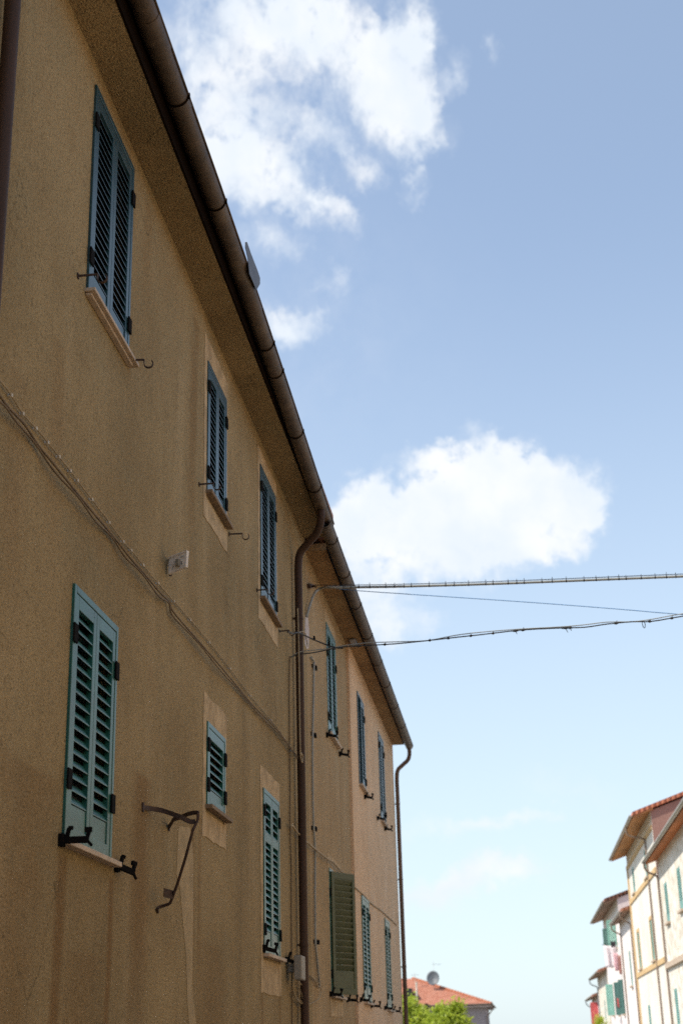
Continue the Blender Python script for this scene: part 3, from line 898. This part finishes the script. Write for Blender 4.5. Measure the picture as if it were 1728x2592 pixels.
pA, qA = (.05, 20.32), (8.8, 19.1)
up_pts = [(800, 1487), (830, 1487), (870, 1487), (940, 1486), (1000, 1485), (1150, 1481), (1300, 1476), (1450, 1470), (1600, 1464), (1728, 1459)]
PU = span(up_pts, pA, qA, 8.80)
con = smooth([onx(776, 1562, .02), onx(780, 1545, .04), onx(788, 1520, .06), onx(797, 1500, .10), onx(810, 1490, .16)] + PU[1:], 3)
o = MB().tube(con, .0195, 8).build('overhead_cable', M['cable_grey'])
tag(o, 'thick grey sheathed cable tied with black bands, crossing the sky above the others', 'overhead cable', 'cables strung across the street')
x = PU[2].x
i = 0
def at_x(P, x):
    for a, b_ in zip(P, P[1:]):
        if a.x <= x <= b_.x:
            return a + (b_ - a) * ((x - a.x) / (b_.x - a.x)), (b_ - a).normalized()
    return P[-1], (P[-1] - P[-2]).normalized()
rnd = random.Random(4)
while x < 8.6:
    c, d = at_x(PU, x)
    ties = MB().tube([c - d * .007, c + d * .007], .0225, 8)
    ties.bar(c + V((0, 0, .02)), c + V((0, 0, .05 + .02 * rnd.random())), .008, .006, (1, 0, 0))
    ties.build('tie', M['cable_dark'], o)
    x += .18 + rnd.uniform(-.09, .10)
sp = smooth([onx(786, 1484, .05)] + [p + V((0, 0, .034)) for p in PU], 2)
MB().tube(sp, .006, 5).build('carrier_wire', M['cable_dark'], o)
h = MB()
h.poly([onx(776, 1478, .001), onx(788, 1480, .001), onx(788, 1487, .001), onx(777, 1490, .001)], (.05, 0, 0)).tube([onx(786, 1484, .03), onx(800, 1486, .12)], .014, 6)
h.build('anchor', M['rust'], o)
o = MB().tube(smooth([onx(850, 1490, .40)] + [onv(x, y, pA, qA) for x, y in ((900, 1495), (1000, 1502), (1150, 1512), (1300, 1522), (1450, 1533), (1600, 1545), (1728, 1556))] + [V((8.8, 19.2, 6.6))], 3), .006, 5).build('overhead_cable', M['cable_blue'])
tag(o, 'thin blue wire sloping down to the right between the two overhead cables', 'overhead cable', 'cables strung across the street')
pB, qB = (.02, 18.3), (8.8, 19.2)
lowp = [(735, 1664), (757, 1656), (790, 1653), (830, 1645), (868, 1638), (930, 1634), (1000, 1630), (1080, 1622), (1150, 1614), (1215, 1607), (1320, 1595), (1418, 1590), (1480, 1588), (1535, 1580), (1600, 1574), (1650, 1573), (1728, 1560)]
PL = span(lowp, pB, qB, 8.8)
lowo = MB().tube(smooth(PL, 3), .0085, 6).build('overhead_cable', M['cable_dark'])
tag(lowo, 'dark twisted cable with small knots, lowest of those crossing the sky', 'overhead cable', 'cables strung across the street')
PL2 = [p + V((0, 0, .035 * abs(sin(i * .9)))) for i, p in enumerate(PL)]
MB().tube(smooth(PL2, 3), .007, 5).build('carrier_wire', M['cable_grey'], lowo)
for xk, s_ in ((.62, 1), (.95, 1), (1.3, .8), (1.9, .7), (2.15, .8), (2.45, .7), (2.75, .7), (3.05, 1.6), (3.15, 1.2), (3.72, 2.2), (3.78, 1.4), (4.4, 1.2), (4.85, 1), (5.15, 1)):
    c, d = at_x(PL, xk)
    kn = MB().tube([c - d * .025 * s_, c, c + d * .025 * s_], [.010, .020, .010], 7)
    kn.bar(c, c + V((.012 * s_, 0, .03 * s_ * (-1 if s_ > 1.3 else 1))), .008, .006)
    kn.build('knot', M['cable_dark'], lowo)
hk, _ = at_x(PL, 4.75)
MB().tube(smooth([hk, hk + V((.0, 0, -.05)), hk + V((.012, 0, -.085)), hk + V((.03, 0, -.085)), hk + V((.035, 0, -.04)), hk + V((.03, 0, -.01))], 3), .005, 5).build('hanging_hook', M['iron'], lowo)
# second strand from the hook, joining the lower cable
br = [onx(728, 1600, .14), onx(742, 1604, .17), onx(755, 1602, .2)] + [onv(x, y, pB, qB) for x, y in ((795, 1620), (830, 1634), (850, 1640), (868, 1641))]
o = MB().tube(smooth(br, 4), .010, 6).build('overhead_cable', M['cable_dark'])
tag(o, 'short dark strand from the iron hook, slanting to join the lowest overhead cable', 'overhead cable', 'cables strung across the street')
for (x, y) in ((795, 1619), (832, 1632)):
    c = onv(x, y, pB, qB)
    MB().tube([c - V((0, 0, .01)), c + V((.0, 0, .05))], [.02, .012], 7).build('knot', M['iron'], o)
MB().tube(smooth([onx(755, 1602, .2), onx(764, 1599, .2), onx(772, 1603, .2), onx(775, 1615, .18), onx(778, 1636, .1)], 4), .007, 6).build('loose_end', M['cable_tan'], o)

# ================================================================== RIGHT side of the street
def house_wall_mat(name, base, stain, grain=14, stone=False):
    m, t = new_mat(name)
    g = t.n('ShaderNodeNewGeometry').outputs['Position']
    a = noise(t, g, .6, 5, .6)
    b_ = noise(t, g, 3.2, 5, .65)
    c = noise(t, g, grain, 3, .6)
    col = t.mix(t.m('MULTIPLY', t.ss(a, .4, .75), .6), base, stain)
    col = t.mix(t.m('MULTIPLY', t.ss(b_, .5, .72), .45), col, stain)
    col = t.mix(t.m('MULTIPLY', t.ss(c, .55, .7), .3), col, tuple(k * .7 for k in stain))
    if stone:
        vo = t.n('ShaderNodeTexVoronoi', {'Vector': g, 'Scale': 3.2})
        col = t.mix(t.m('MULTIPLY', t.ss(vo.outputs['Distance'], .45, .75), .45), col, tuple(k * .62 for k in stain))
        sx = t.n('ShaderNodeSeparateXYZ', {0: vo.outputs['Color']}).outputs[0]
        col = t.mix(t.m('MULTIPLY', t.ss(sx, .4, .9), .4), col, stain)
    return finish(m, t, col, .9, c, .02, .6, spec=.15)


M['cream_stone'] = house_wall_mat('cream_stone', (.78, .75, .68), (.56, .48, .36), 9, True)
M['cream_plain'] = house_wall_mat('cream_plain', (.74, .705, .64), (.60, .53, .42))
M['pink_white'] = house_wall_mat('pink_white', (.78, .72, .69), (.66, .58, .53))
M['brown_wall'] = house_wall_mat('brown_wall', (.66, .50, .32), (.56, .40, .24))
M['pink_dark'] = house_wall_mat('pink_dark', (.34, .21, .17), (.27, .16, .13))
M['ochre'] = plain('ochre', (.58, .40, .20), .85, .15, 3)
M['soffit_wood'] = plain('soffit_wood', (.46, .22, .08), .8, .25, 2, sc=(1, .15, 1))
M['soffit_red'] = plain('soffit_red', (.50, .17, .05), .8, .25, 2, sc=(1, .15, 1))
M['soffit_brown'] = plain('soffit_brown', (.28, .17, .11), .8, .25, 2, sc=(1, .15, 1))
M['gutter_grey'] = plain('gutter_grey', (.36, .33, .28), .45, .2, 3, metal=.3)
M['pipe_copper'] = plain('pipe_copper', (.22, .16, .12), .5, .2, 3)
M['shutter_far'] = plain('shutter_far', (.17, .34, .30), .5, .15, 4)  # teal paled to stand in for haze over the far houses
M['shutter_dull'] = plain('shutter_dull', (.16, .34, .28), .55, .15, 4)
M['red_cloth'] = plain('red_cloth', (.60, .11, .11), .8, .12, 4)
M['white_cloth'] = plain('white_cloth', (.78, .70, .72), .9, .08, 5)
M['pink_cloth'] = plain('pink_cloth', (.72, .45, .48), .9, .1, 5)
M['dark_cloth'] = plain('dark_cloth', (.05, .045, .05), .9, .2, 5)
M['brown_cloth'] = plain('brown_cloth', (.40, .20, .17), .9, .15, 5)
M['grey_far'] = house_wall_mat('grey_far', (.36, .31, .32), (.32, .27, .27))


def street_house(label, y0, y1, X, ez, depth, wall, soffit, windows, over=.45, pitch=.32, gut=None, roofm=None, side=None, pipe_y=None, pipe_mat=None):
    """house on the right of the street: facade at x=X facing left, eave at height ez"""
    h = tag(empty('street_house', (X + depth / 2, (y0 + y1) / 2, 0)), label, 'house', 'houses along the sunny right side')
    xr, zr = X + depth / 2, ez + pitch * depth / 2
    mb = MB()
    holes = [(a, b, c, d) for (a, b, c, d, *_) in windows]
    wall_front(mb, X, y0, y1, -.3, ez, holes, .14)
    MB().add([(X + depth, y0, -.3), (X + depth, y1, -.3), (X + depth, y1, ez), (X + depth, y0, ez)], [(0, 1, 2, 3)]).build('wall', wall, h, fix=False)
    mb.build('wall', wall, h, fix=False)
    for yy in (y0, y1):
        g = MB().add([(X, yy, -.3), (X + depth, yy, -.3), (X + depth, yy, ez), (xr, yy, zr), (X, yy, ez)], [(0, 1, 2, 3, 4)]).build('gable_wall', side or wall, h, fix=False)
    th = .16
    r = MB()
    xe, ze = X - over, ez + .06 - over * pitch
    r.hexa([(xe, y0 - .12, ze), (xr, y0 - .12, zr + .10), (xr, y1 + .12, zr + .10), (xe, y1 + .12, ze), (xe, y0 - .12, ze + th), (xr, y0 - .12, zr + .10 + th), (xr, y1 + .12, zr + .10 + th), (xe, y1 + .12, ze + th)])
    r.hexa([(xr, y0 - .12, zr + .10), (X + depth + over, y0 - .12, ze), (X + depth + over, y1 + .12, ze), (xr, y1 + .12, zr + .10), (xr, y0 - .12, zr + .10 + th), (X + depth + over, y0 - .12, ze + th), (X + depth + over, y1 + .12, ze + th), (xr, y1 + .12, zr + .10 + th)])
    r.build('roof', roofm or M['tiles'], h)
    MB().hexa([(xe + .02, y0 - .1, ze - .065), (X + .1, y0 - .1, ez + .1 * pitch - .005), (X + .1, y1 + .1, ez + .1 * pitch - .005), (xe + .02, y1 + .1, ze - .065), (xe + .02, y0 - .1, ze - .005), (X + .1, y0 - .1, ez + .1 * pitch + .055), (X + .1, y1 + .1, ez + .1 * pitch + .055), (xe + .02, y1 + .1, ze - .005)]).build('soffit', soffit, h)
    Zg = lambda y: ze + .05
    segs = 8
    rad = .08
    xc = xe - .06
    out = [(xc + rad * cos(pi + pi * k / segs), rad * sin(pi + pi * k / segs)) for k in range(segs + 1)]
    inn = [(xc + (rad - .008) * cos(2 * pi - pi * k / segs), (rad - .008) * sin(2 * pi - pi * k / segs)) for k in range(segs + 1)]
    MB().sweep(out + inn, y0 - .15, y1 + .15, Zg, True).build('gutter', gut or M['gutter_grey'], h)
    for py in ([pipe_y] if not isinstance(pipe_y, (list, tuple)) else pipe_y):
        if py is None:
            continue
        zt = ze - .03
        pts = smooth([(xc, py, zt + .02), (xc, py, zt - .18), (xc + .12, py, zt - .36), (X - .16, py, zt - .50), (X - .07, py, zt - .62), (X - .065, py, zt - .85)], 5)
        pts += [V((X - .065, py, z)) for z in (ez - 2.5, ez - 5, .1)]
        MB().tube(pts, .042, 8).build('downpipe', pipe_mat or M['pipe_copper'], h)
    for (a, b, c, d, *opt) in windows:
        o = opt[0] if opt else {}
        mt = o.get('mat', M['shutter_far'])
        win = MB().box((X + .06, a, c), (X + .10, a + .05, d)).box((X + .06, b - .05, c), (X + .10, b, d)).box((X + .06, a + .05, d - .05), (X + .10, b - .05, d)).build('window', mt, h)
        MB().box((X + .11, a + .002, c + .002), (X + .13, b - .002, d - .002)).build('pane', M['glass_dark'], win)
        wd = (b - a) / 2 - .004
        if o.get('open'):
            for sgn, yh in ((1, a), (-1, b)):
                ang = o['open']
                lm = leaf_mesh(wd, d - c - .01, .3, .085, None, 1)
                q_ = MB()
                dv = V((-sin(ang), sgn * cos(ang), 0)); nv = V((-cos(ang), -sgn * sin(ang), 0))
                q_.v = [V((X - .01, yh, c + .005)) + dv * p.y + nv * p.x + V((0, 0, p.z)) for p in lm.v]
                q_.f = lm.f; q_.sm = lm.sm
                q_.build('shutter', o.get('leaf', mt), win)
        else:
            for sgn, yh in ((1, a + .002), (-1, b - .002)):
                lm = leaf_mesh(wd, d - c - .01, .3, .085, None, 1)
                q_ = MB()
                q_.v = [V((X + .045 - p.x, yh + sgn * p.y, c + .005 + p.z)) for p in lm.v]
                q_.f = lm.f; q_.sm = lm.sm
                q_.build('shutter', mt, win)
        MB().box((X - .12, a - .12, c - .08), (X + .1, b + .12, c - .001)).build('sill', M['travertine'], win)
        if o.get('trim'):
            w_ = .16
            MB().box((X - .03, a - w_, c), (X - .0005, a - .0005, d + w_)).box((X - .03, b + .0005, c), (X - .0005, b + w_, d + w_)).box((X - .03, a - .0005, d + .0005), (X - .0005, b + .0005, d + w_)).build('surround', o['trim'], win)
    return h


XR = 8.8
# a house beside the camera carries the cable ends and stays outside the frame; its wall tone and the added gap beyond serve bounce light
street_house('plain ochre house beside the camera, where the overhead cables end', -12, 29, XR, 9.2, 9, M['brown_wall'], M['soffit_wood'],
             [(y, y + 1.2, z, z + 1.8) for y in (2, 8, 14, 24) for z in (2.6, 6.0)], pipe_y=28)
R1 = street_house('cream stone fronted house with orange soffit at the right edge of the frame', 43.3, 61.7, XR, 8.66, 9, M['cream_stone'], M['soffit_red'],
             [(53.7, 54.9, 6.02, 7.52), (58.8, 60.0, 5.98, 7.5), (59.0, 60.2, 1.9, 3.5), (53.8, 55.0, 1.9, 3.5), (48.3, 49.5, 6.0, 7.5)], over=.50, pipe_y=61.5)
MB().box((XR - .12, 43.4, 4.32), (XR - .0005, 61.6, 4.52)).build('string_course', M['travertine'], R1)
R2 = street_house('tall cream house with ochre bands and a pinkish gable rising above its neighbour', 62.3, 78.0, XR, 10.80, 9.5, M['cream_plain'], M['soffit_wood'],
             [(66.2, 67.4, 8.5, 9.75), (73.9, 75.1, 8.55, 9.8), (66.6, 67.8, 4.95, 6.68, {'trim': M['ochre']}), (74.2, 75.4, 4.95, 6.68, {'trim': M['ochre']}), (72.0, 73.2, 1.6, 3.2)],
             over=.78, side=M['pink_dark'], pipe_y=65.6, pitch=.34)
for z0_, z1_ in ((10.02, 10.22), (8.24, 8.46), (4.62, 4.84)):
    MB().box((XR - .06, 62.4, z0_), (XR - .0005, 78.02, z1_)).build('string_course', M['ochre'], R2)
MB().box((XR - .05, 77.5, -.3), (XR - .0005, 78.01, 10.0)).build('quoin', M['ochre'], R2)
R3 = street_house('narrow pinkish house squeezed against the tall cream one', 78.1, 86.8, XR, 8.05, 8, M['pink_white'], M['soffit_brown'],
             [(81.3, 82.4, 4.4, 6.2)], over=.5, pipe_y=[78.4, 86.5], roofm=M['tiles_old'])
R4 = street_house('pinkish white house with open green shutters and washing hung under its windows', 86.9, 103.0, XR - .05, 9.45, 8, M['pink_white'], M['soffit_brown'],
             [(90.3, 91.4, 6.9, 8.5, {'open': R(58), 'mat': M['shutter_dull']}), (97.0, 98.1, 6.9, 8.5, {'open': R(40), 'mat': M['dark_green']}),
              (88.4, 89.5, 3.1, 5.0, {'open': R(22), 'mat': M['dark_green']}), (92.2, 93.3, 3.1, 5.0, {'open': R(25), 'mat': M['dark_green']}), (98.4, 99.5, 3.2, 5.1, {'open': R(45), 'mat': M['shutter_dull']})],
             over=.75, roofm=M['tiles_old'])
R5 = street_house('low pale house with brown eave beyond the one hung with washing', 103.2, 116, XR - .1, 6.2, 8, M['cream_stone'], M['soffit_brown'],
             [(108, 109.1, 2.9, 4.4)], over=.55, roofm=M['tiles_old'], pipe_y=115.5, pipe_mat=M['metal_grey'])
R6 = street_house('lowest pale house at the far end of the sunny row, with red open shutter', 116.3, 128, XR - .1, 4.95, 8, M['pink_white'], M['soffit_brown'],
             [(118.3, 119.4, 2.2, 4.5, {'open': R(80), 'mat': M['red_cloth']})], over=.45, roofm=M['tiles_old'], pipe_y=127.5, pipe_mat=M['metal_grey'])

# washing under the upper windows of the pinkish white house
def cloth(y, x, z, wd, ht, mat, label, amp=.05, seed=1):
    rn = random.Random(seed)
    mb = MB()
    n, m_ = 10, 8
    vs = []
    for i in range(n + 1):
        for k in range(m_ + 1):
            u, v_ = i / n, k / m_
            vs.append((x + (u - .5) * wd * (1 - .12 * v_), y + amp * sin(u * 14 + seed) * (.3 + v_) + .02, z - v_ * ht - .06 * sin(u * pi) * (1 - v_) - .05 * rn.random() * (v_ > .95)))
    fs = [(i * (m_ + 1) + k, (i + 1) * (m_ + 1) + k, (i + 1) * (m_ + 1) + k + 1, i * (m_ + 1) + k + 1) for i in range(n) for k in range(m_)]
    mb.add(vs, fs, True)
    o = mb.build('hanging_cloth', mat, fix=False)
    sm = o.modifiers.new('thick', 'SOLIDIFY'); sm.thickness = .01
    return tag(o, label, 'laundry', 'washing on the line')


cloth(88.6, 8.20, 6.95, .75, 1.25, M['white_cloth'], 'large white sheet hanging on the line under the green shutters', .06, 1)
cloth(88.3, 8.48, 6.5, .26, 1.0, M['pink_cloth'], 'pink garment hanging beside the white sheet', .04, 2)
cloth(88.1, 8.66, 6.35, .16, 1.05, M['brown_cloth'], 'brown narrow garment hanging nearest the wall', .03, 3)
cloth(88.0, 8.36, 7.15, .30, .35, M['dark_cloth'], 'small dark garment hanging at the top of the washing', .03, 4)
cloth(92.3, 8.62, 4.1, .14, .55, M['red_cloth'], 'red towel hung out of a lower window', .02, 5)
o = MB().tube([(8.75, 88.9, 7.0), (7.75, 88.9, 6.98)], .008, 6).tube([(8.75, 87.9, 7.0), (7.75, 87.9, 6.98)], .008, 6).tube([(7.8, 87.85, 6.985), (7.8, 88.95, 6.985)], .008, 6)
tag(o.build('clothes_line', M['iron']), 'thin iron frame with lines carrying the washing', 'clothes line')


def dish(p, r, face, mat, label, mast):
    d = tag(empty('satellite_dish', p), label, 'satellite dish', 'satellite dishes')
    f = V(face).normalized()
    s_ = f.cross(V((0, 0, 1))).normalized()
    u_ = s_.cross(f)
    vs, fs = [], []
    N, Kk = 24, 5
    for k in range(Kk + 1):
        rr = r * k / Kk
        for i in range(N):
            a = 2 * pi * i / N
            vs.append(V(p) + s_ * rr * .94 * cos(a) + u_ * rr * 1.05 * sin(a) + f * (.28 * r * (k / Kk) ** 2))
    for k in range(Kk):
        for i in range(N):
            fs.append((k * N + i, k * N + (i + 1) % N, (k + 1) * N + (i + 1) % N, (k + 1) * N + i))
    o = MB().add(vs, fs, True).build('reflector', mat, d, fix=False)
    sm = o.modifiers.new('thick', 'SOLIDIFY'); sm.thickness = .02
    MB().tube([V(p) - f * .02, V(p) - f * .15, V(mast)], .03, 8).build('mast', M['metal_grey'], d)
    MB().tube([V(p) - u_ * r * .9 + f * .2 * r, V(p) - u_ * r * .3 + f * r * 1.05], .015, 6).box(V(p) - u_ * r * .3 + f * r * 1.05 - V((.04, .04, .04)), V(p) - u_ * r * .3 + f * r * 1.05 + V((.04, .04, .04))).build('feed_arm', M['metal_grey'], d)
    return d


M['dish_grey'] = plain('dish_grey', (.11, .125, .14), .55, .08, 3)
M['dish_pale'] = plain('dish_pale', (.36, .34, .36), .55, .08, 3)
c = ony(1581, 2583, 92)
dish((c.x, 92, c.z - .05), .32, (-.3, -1, .35), M['dish_pale'], 'pale grey dish fixed low on the wall of the house with washing', (XR - .05, 92.4, c.z - .3))

# ================================================================== house across the end of the street
fh = tag(empty('hip_roof_house', (-6, 126, 0)), 'mauve grey house with red hipped roof at the street end, behind bright trees', 'house')
ez = 4.55
x0, x1, y0, y1 = -13.0, .22, 120.5, 132
mb = MB().box((x0, y0, -1), (x1 - .25, y1, ez))
mb.build('wall', M['grey_far'], fh)
ov = .5
E_ = [(x0 - ov, y0 - ov, ez + .1), (x1 + ov - .25, y0 - ov, ez + .1), (x1 + ov - .25, y1 + ov, ez + .1), (x0 - ov, y1 + ov, ez + .1)]
rg = [(-6.15, y0 + 5.6, ez + 2.45), (-6.75, y0 + 6.0, ez + 2.45)]
rf = MB()
rf.add(E_ + rg, [(0, 1, 4, 5), (1, 2, 4), (2, 3, 5, 4), (3, 0, 5), (3, 2, 1, 0)])


def tiled_hip():
    m, t = new_mat('tiles_hip')
    g = t.n('ShaderNodeNewGeometry').outputs['Position']
    wv = t.n('ShaderNodeTexWave', {'Vector': g, 'Scale': 2.0, 'Distortion': .3}, bands_direction='X').outputs['Fac']
    wz = t.n('ShaderNodeTexWave', {'Vector': g, 'Scale': 2.1, 'Distortion': .4}, bands_direction='Z', wave_profile='SAW').outputs['Fac']
    n = noise(t, g, 2.5, 5, .65)
    col = t.mix(t.ss(n, .35, .7), (.46, .18, .11), (.58, .28, .19))
    col = t.mix(t.m('MULTIPLY', t.ss(wv, .35, .05), .55), col, (.26, .095, .06))
    col = t.mix(t.m('MULTIPLY', t.ss(wz, .7, 1.0), .5), col, (.24, .085, .05))
    return finish(m, t, col, .85, wv, .06, .8, spec=.2)


rf.build('roof', tiled_hip(), fh)
MB().box((x0 - ov + .05, y0 - ov + .05, ez - .10), (x1 + ov - .3, y1 + ov - .05, ez + .095)).build('soffit', M['grey_far'], fh)
for a, c_ in ((E_[1], rg[0]), (E_[0], rg[1])):
    a, c_ = V(a), V(c_)
    n = int((c_ - a).length / .34)
    rt = MB()
    for i in range(n):
        p, q = a + (c_ - a) * (i / n), a + (c_ - a) * ((i + 1.12) / n)
        rt.tube([p + V((0, -.02, .05)), q + V((0, -.02, .03))], [.11, .09], 8)
    rt.build('ridge_tiles', M['tiles'], fh)
segs = 8
out = [(.07 * cos(pi + pi * k / segs), .07 * sin(pi + pi * k / segs)) for k in range(segs + 1)]
gm = MB()
gm.tube([(x0 - ov, y0 - ov - .07, ez + .08), (x1 + ov - .2, y0 - ov - .07, ez + .08), (x1 + ov - .18, y1 + ov, ez + .08)], .07, 8)
gm.build('gutter', M['pipe_copper'], fh)
MB().tube(smooth([(x1 + ov - .22, y0 - ov, ez + .02), (x1 + ov - .24, y0 - .4, ez - .3), (x1 + .05, y0 - .2, ez - .62), (x1 - .18, y0 - .07, ez - .8), (x1 - .18, y0 - .07, ez - 1.2)], 4) + [V((x1 - .18, y0 - .07, .2))], .045, 8).build('downpipe', M['pipe_copper'], fh)
MB().box((-1.62, y0 - .04, 2.2), (-1.30, y0 - .0005, 3.9)).build('window', M['travertine'], fh)
# dormer window and chimney pot on the front slope
sk = ony(1034, 2515, 121.8)
MB().box((sk.x - .35, 121.0, sk.z - .45), (sk.x + .35, 123.0, sk.z + .35)).build('roof_window', M['glass_dark'], fh)
ck = ony(1079, 2550, 119.9)
MB().box((ck.x - .12, 119.75, ck.z - .6), (ck.x + .12, 119.95, ck.z + .25)).build('flue', M['iron'], fh)
dc = ony(1096, 2478, 123.4)
dish((dc.x, 123.4, dc.z), .56, (-.15, -1, .25), M['dish_grey'], 'large dark grey dish standing on the red hipped roof', (dc.x + .05, 123.6, dc.z - 1.0))


def antenna(px, ptop, pbot, Y, r, arms, label):
    a = tag(empty('roof_antenna', ony(px, pbot, Y)), label, 'antenna', 'antennas above the red roof')
    top, bot = ony(px, ptop, Y), ony(px, pbot, Y)
    MB().tube([bot, (bot.x, Y, top.z)], r, 8).build('pole', M['clip_white'], a)
    if arms:
        am = MB()
        for (pa, pb, py) in arms:
            p, q = ony(pa, py, Y), ony(pb, py, Y)
            am.tube([p, q], .014, 6)
            for k in range(6):
                c_ = p + (q - p) * ((k + .5) / 6)
                am.tube([c_ - V((0, .3, 0)), c_ + V((0, .3, 0))], .008, 5)
        am.build('boom', M['metal_grey'], a)
    return a


antenna(1057, 2487, 2575, 119.2, .07, (), 'thick white pole standing in front of the red roof')
antenna(1050, 2462, 2492, 124.0, .012, ((1041, 1059, 2469),), 'small faint aerial left of the grey dish')
antenna(1098, 2434, 2470, 124.2, .010, ((1094, 1115, 2442),), 'tall faint aerial above the grey dish')


# ------------------------------------------------------------------ trees
def tree(loc, h, blobs, n, seed, label, leaf=.11):
    rn = random.Random(seed)
    t = tag(empty('leafy_tree', loc), label, 'tree', 'bright green trees at the end of the street')
    L = V(loc)
    tr = MB()
    tr.tube(smooth([L, L + V((.05, 0, h * .3)), L + V((-.05, .05, h * .62))], 4), [.16 - .011 * i for i in range(9)], 8)
    cen = [L + V(b[0]) for b in blobs]
    for c_ in cen:
        a = L + V((0, 0, h * (.3 + .2 * rn.random())))
        tr.tube(smooth([a, (a + c_) / 2 + V((0, 0, -.1)), c_], 3), [.06, .05, .04, .035, .03, .02, .012], 6)
    tr.build('trunk', M['bark'], t)
    mb = MB()
    tot = sum(b[1] ** 2 for b in blobs)
    for b, c_ in zip(blobs, cen):
        k = int(n * b[1] ** 2 / tot)
        twigs = []
        for _ in range(max(5, k // 22)):
            d = V((rn.gauss(0, 1), rn.gauss(0, 1), rn.gauss(0, 1))).normalized()
            twigs.append((c_ + V((d.x, d.y, d.z * .9)) * b[1] * (.35 + .75 * rn.random() ** .6), .16 + .22 * rn.random()))
        for i in range(k):
            tc_, tr_ = rn.choice(twigs)
            p = tc_ + V((rn.gauss(0, tr_ * .5), rn.gauss(0, tr_ * .5), rn.gauss(0, tr_ * .6)))
            d = V((rn.gauss(0, 1), rn.gauss(0, 1), rn.gauss(0, .8))).normalized()
            e = d.cross(V((rn.gauss(0, 1), rn.gauss(0, 1), rn.gauss(0, 1)))).normalized()
            s_ = leaf * (.6 + .8 * rn.random())
            mb.add([p - d * s_, p + e * s_ * .45, p + d * s_, p - e * s_ * .45], [(0, 1, 2, 3)])
    mb.build('crown', M['leaves'], t, fix=False)
    return t


tree((-3.4, 86, -.25), 3.9, [((0, 0, 3.3), .95), ((-.6, .2, 2.7), .9), ((.35, -.2, 2.5), .8), ((-.1, 0, 4.1), .5), ((.2, .3, 1.7), .8), ((-1.0, 0, 3.6), .6)], 7000, 3, 'bright leafy tree right against the end of the shaded house row')
tree((-1.7, 84, -.25), 3.7, [((0, 0, 2.9), .85), ((.75, .2, 3.4), .6), ((1.0, 0, 2.6), .75), ((-.5, 0, 2.4), .8), ((1.05, .1, 3.9), .32), ((.2, 0, 1.8), .9), ((-.1, .1, 3.6), .45)], 8000, 5, 'bright leafy tree with a taller tip, in front of the mauve grey wall')
tree((7.95, 105, -.1), 3.2, [((0, 0, 2.5), .35), ((.1, 0, 3.0), .3), ((0, 0, 1.9), .45)], 1800, 8, 'slim yellow green tree against the low pale house on the right', .08)
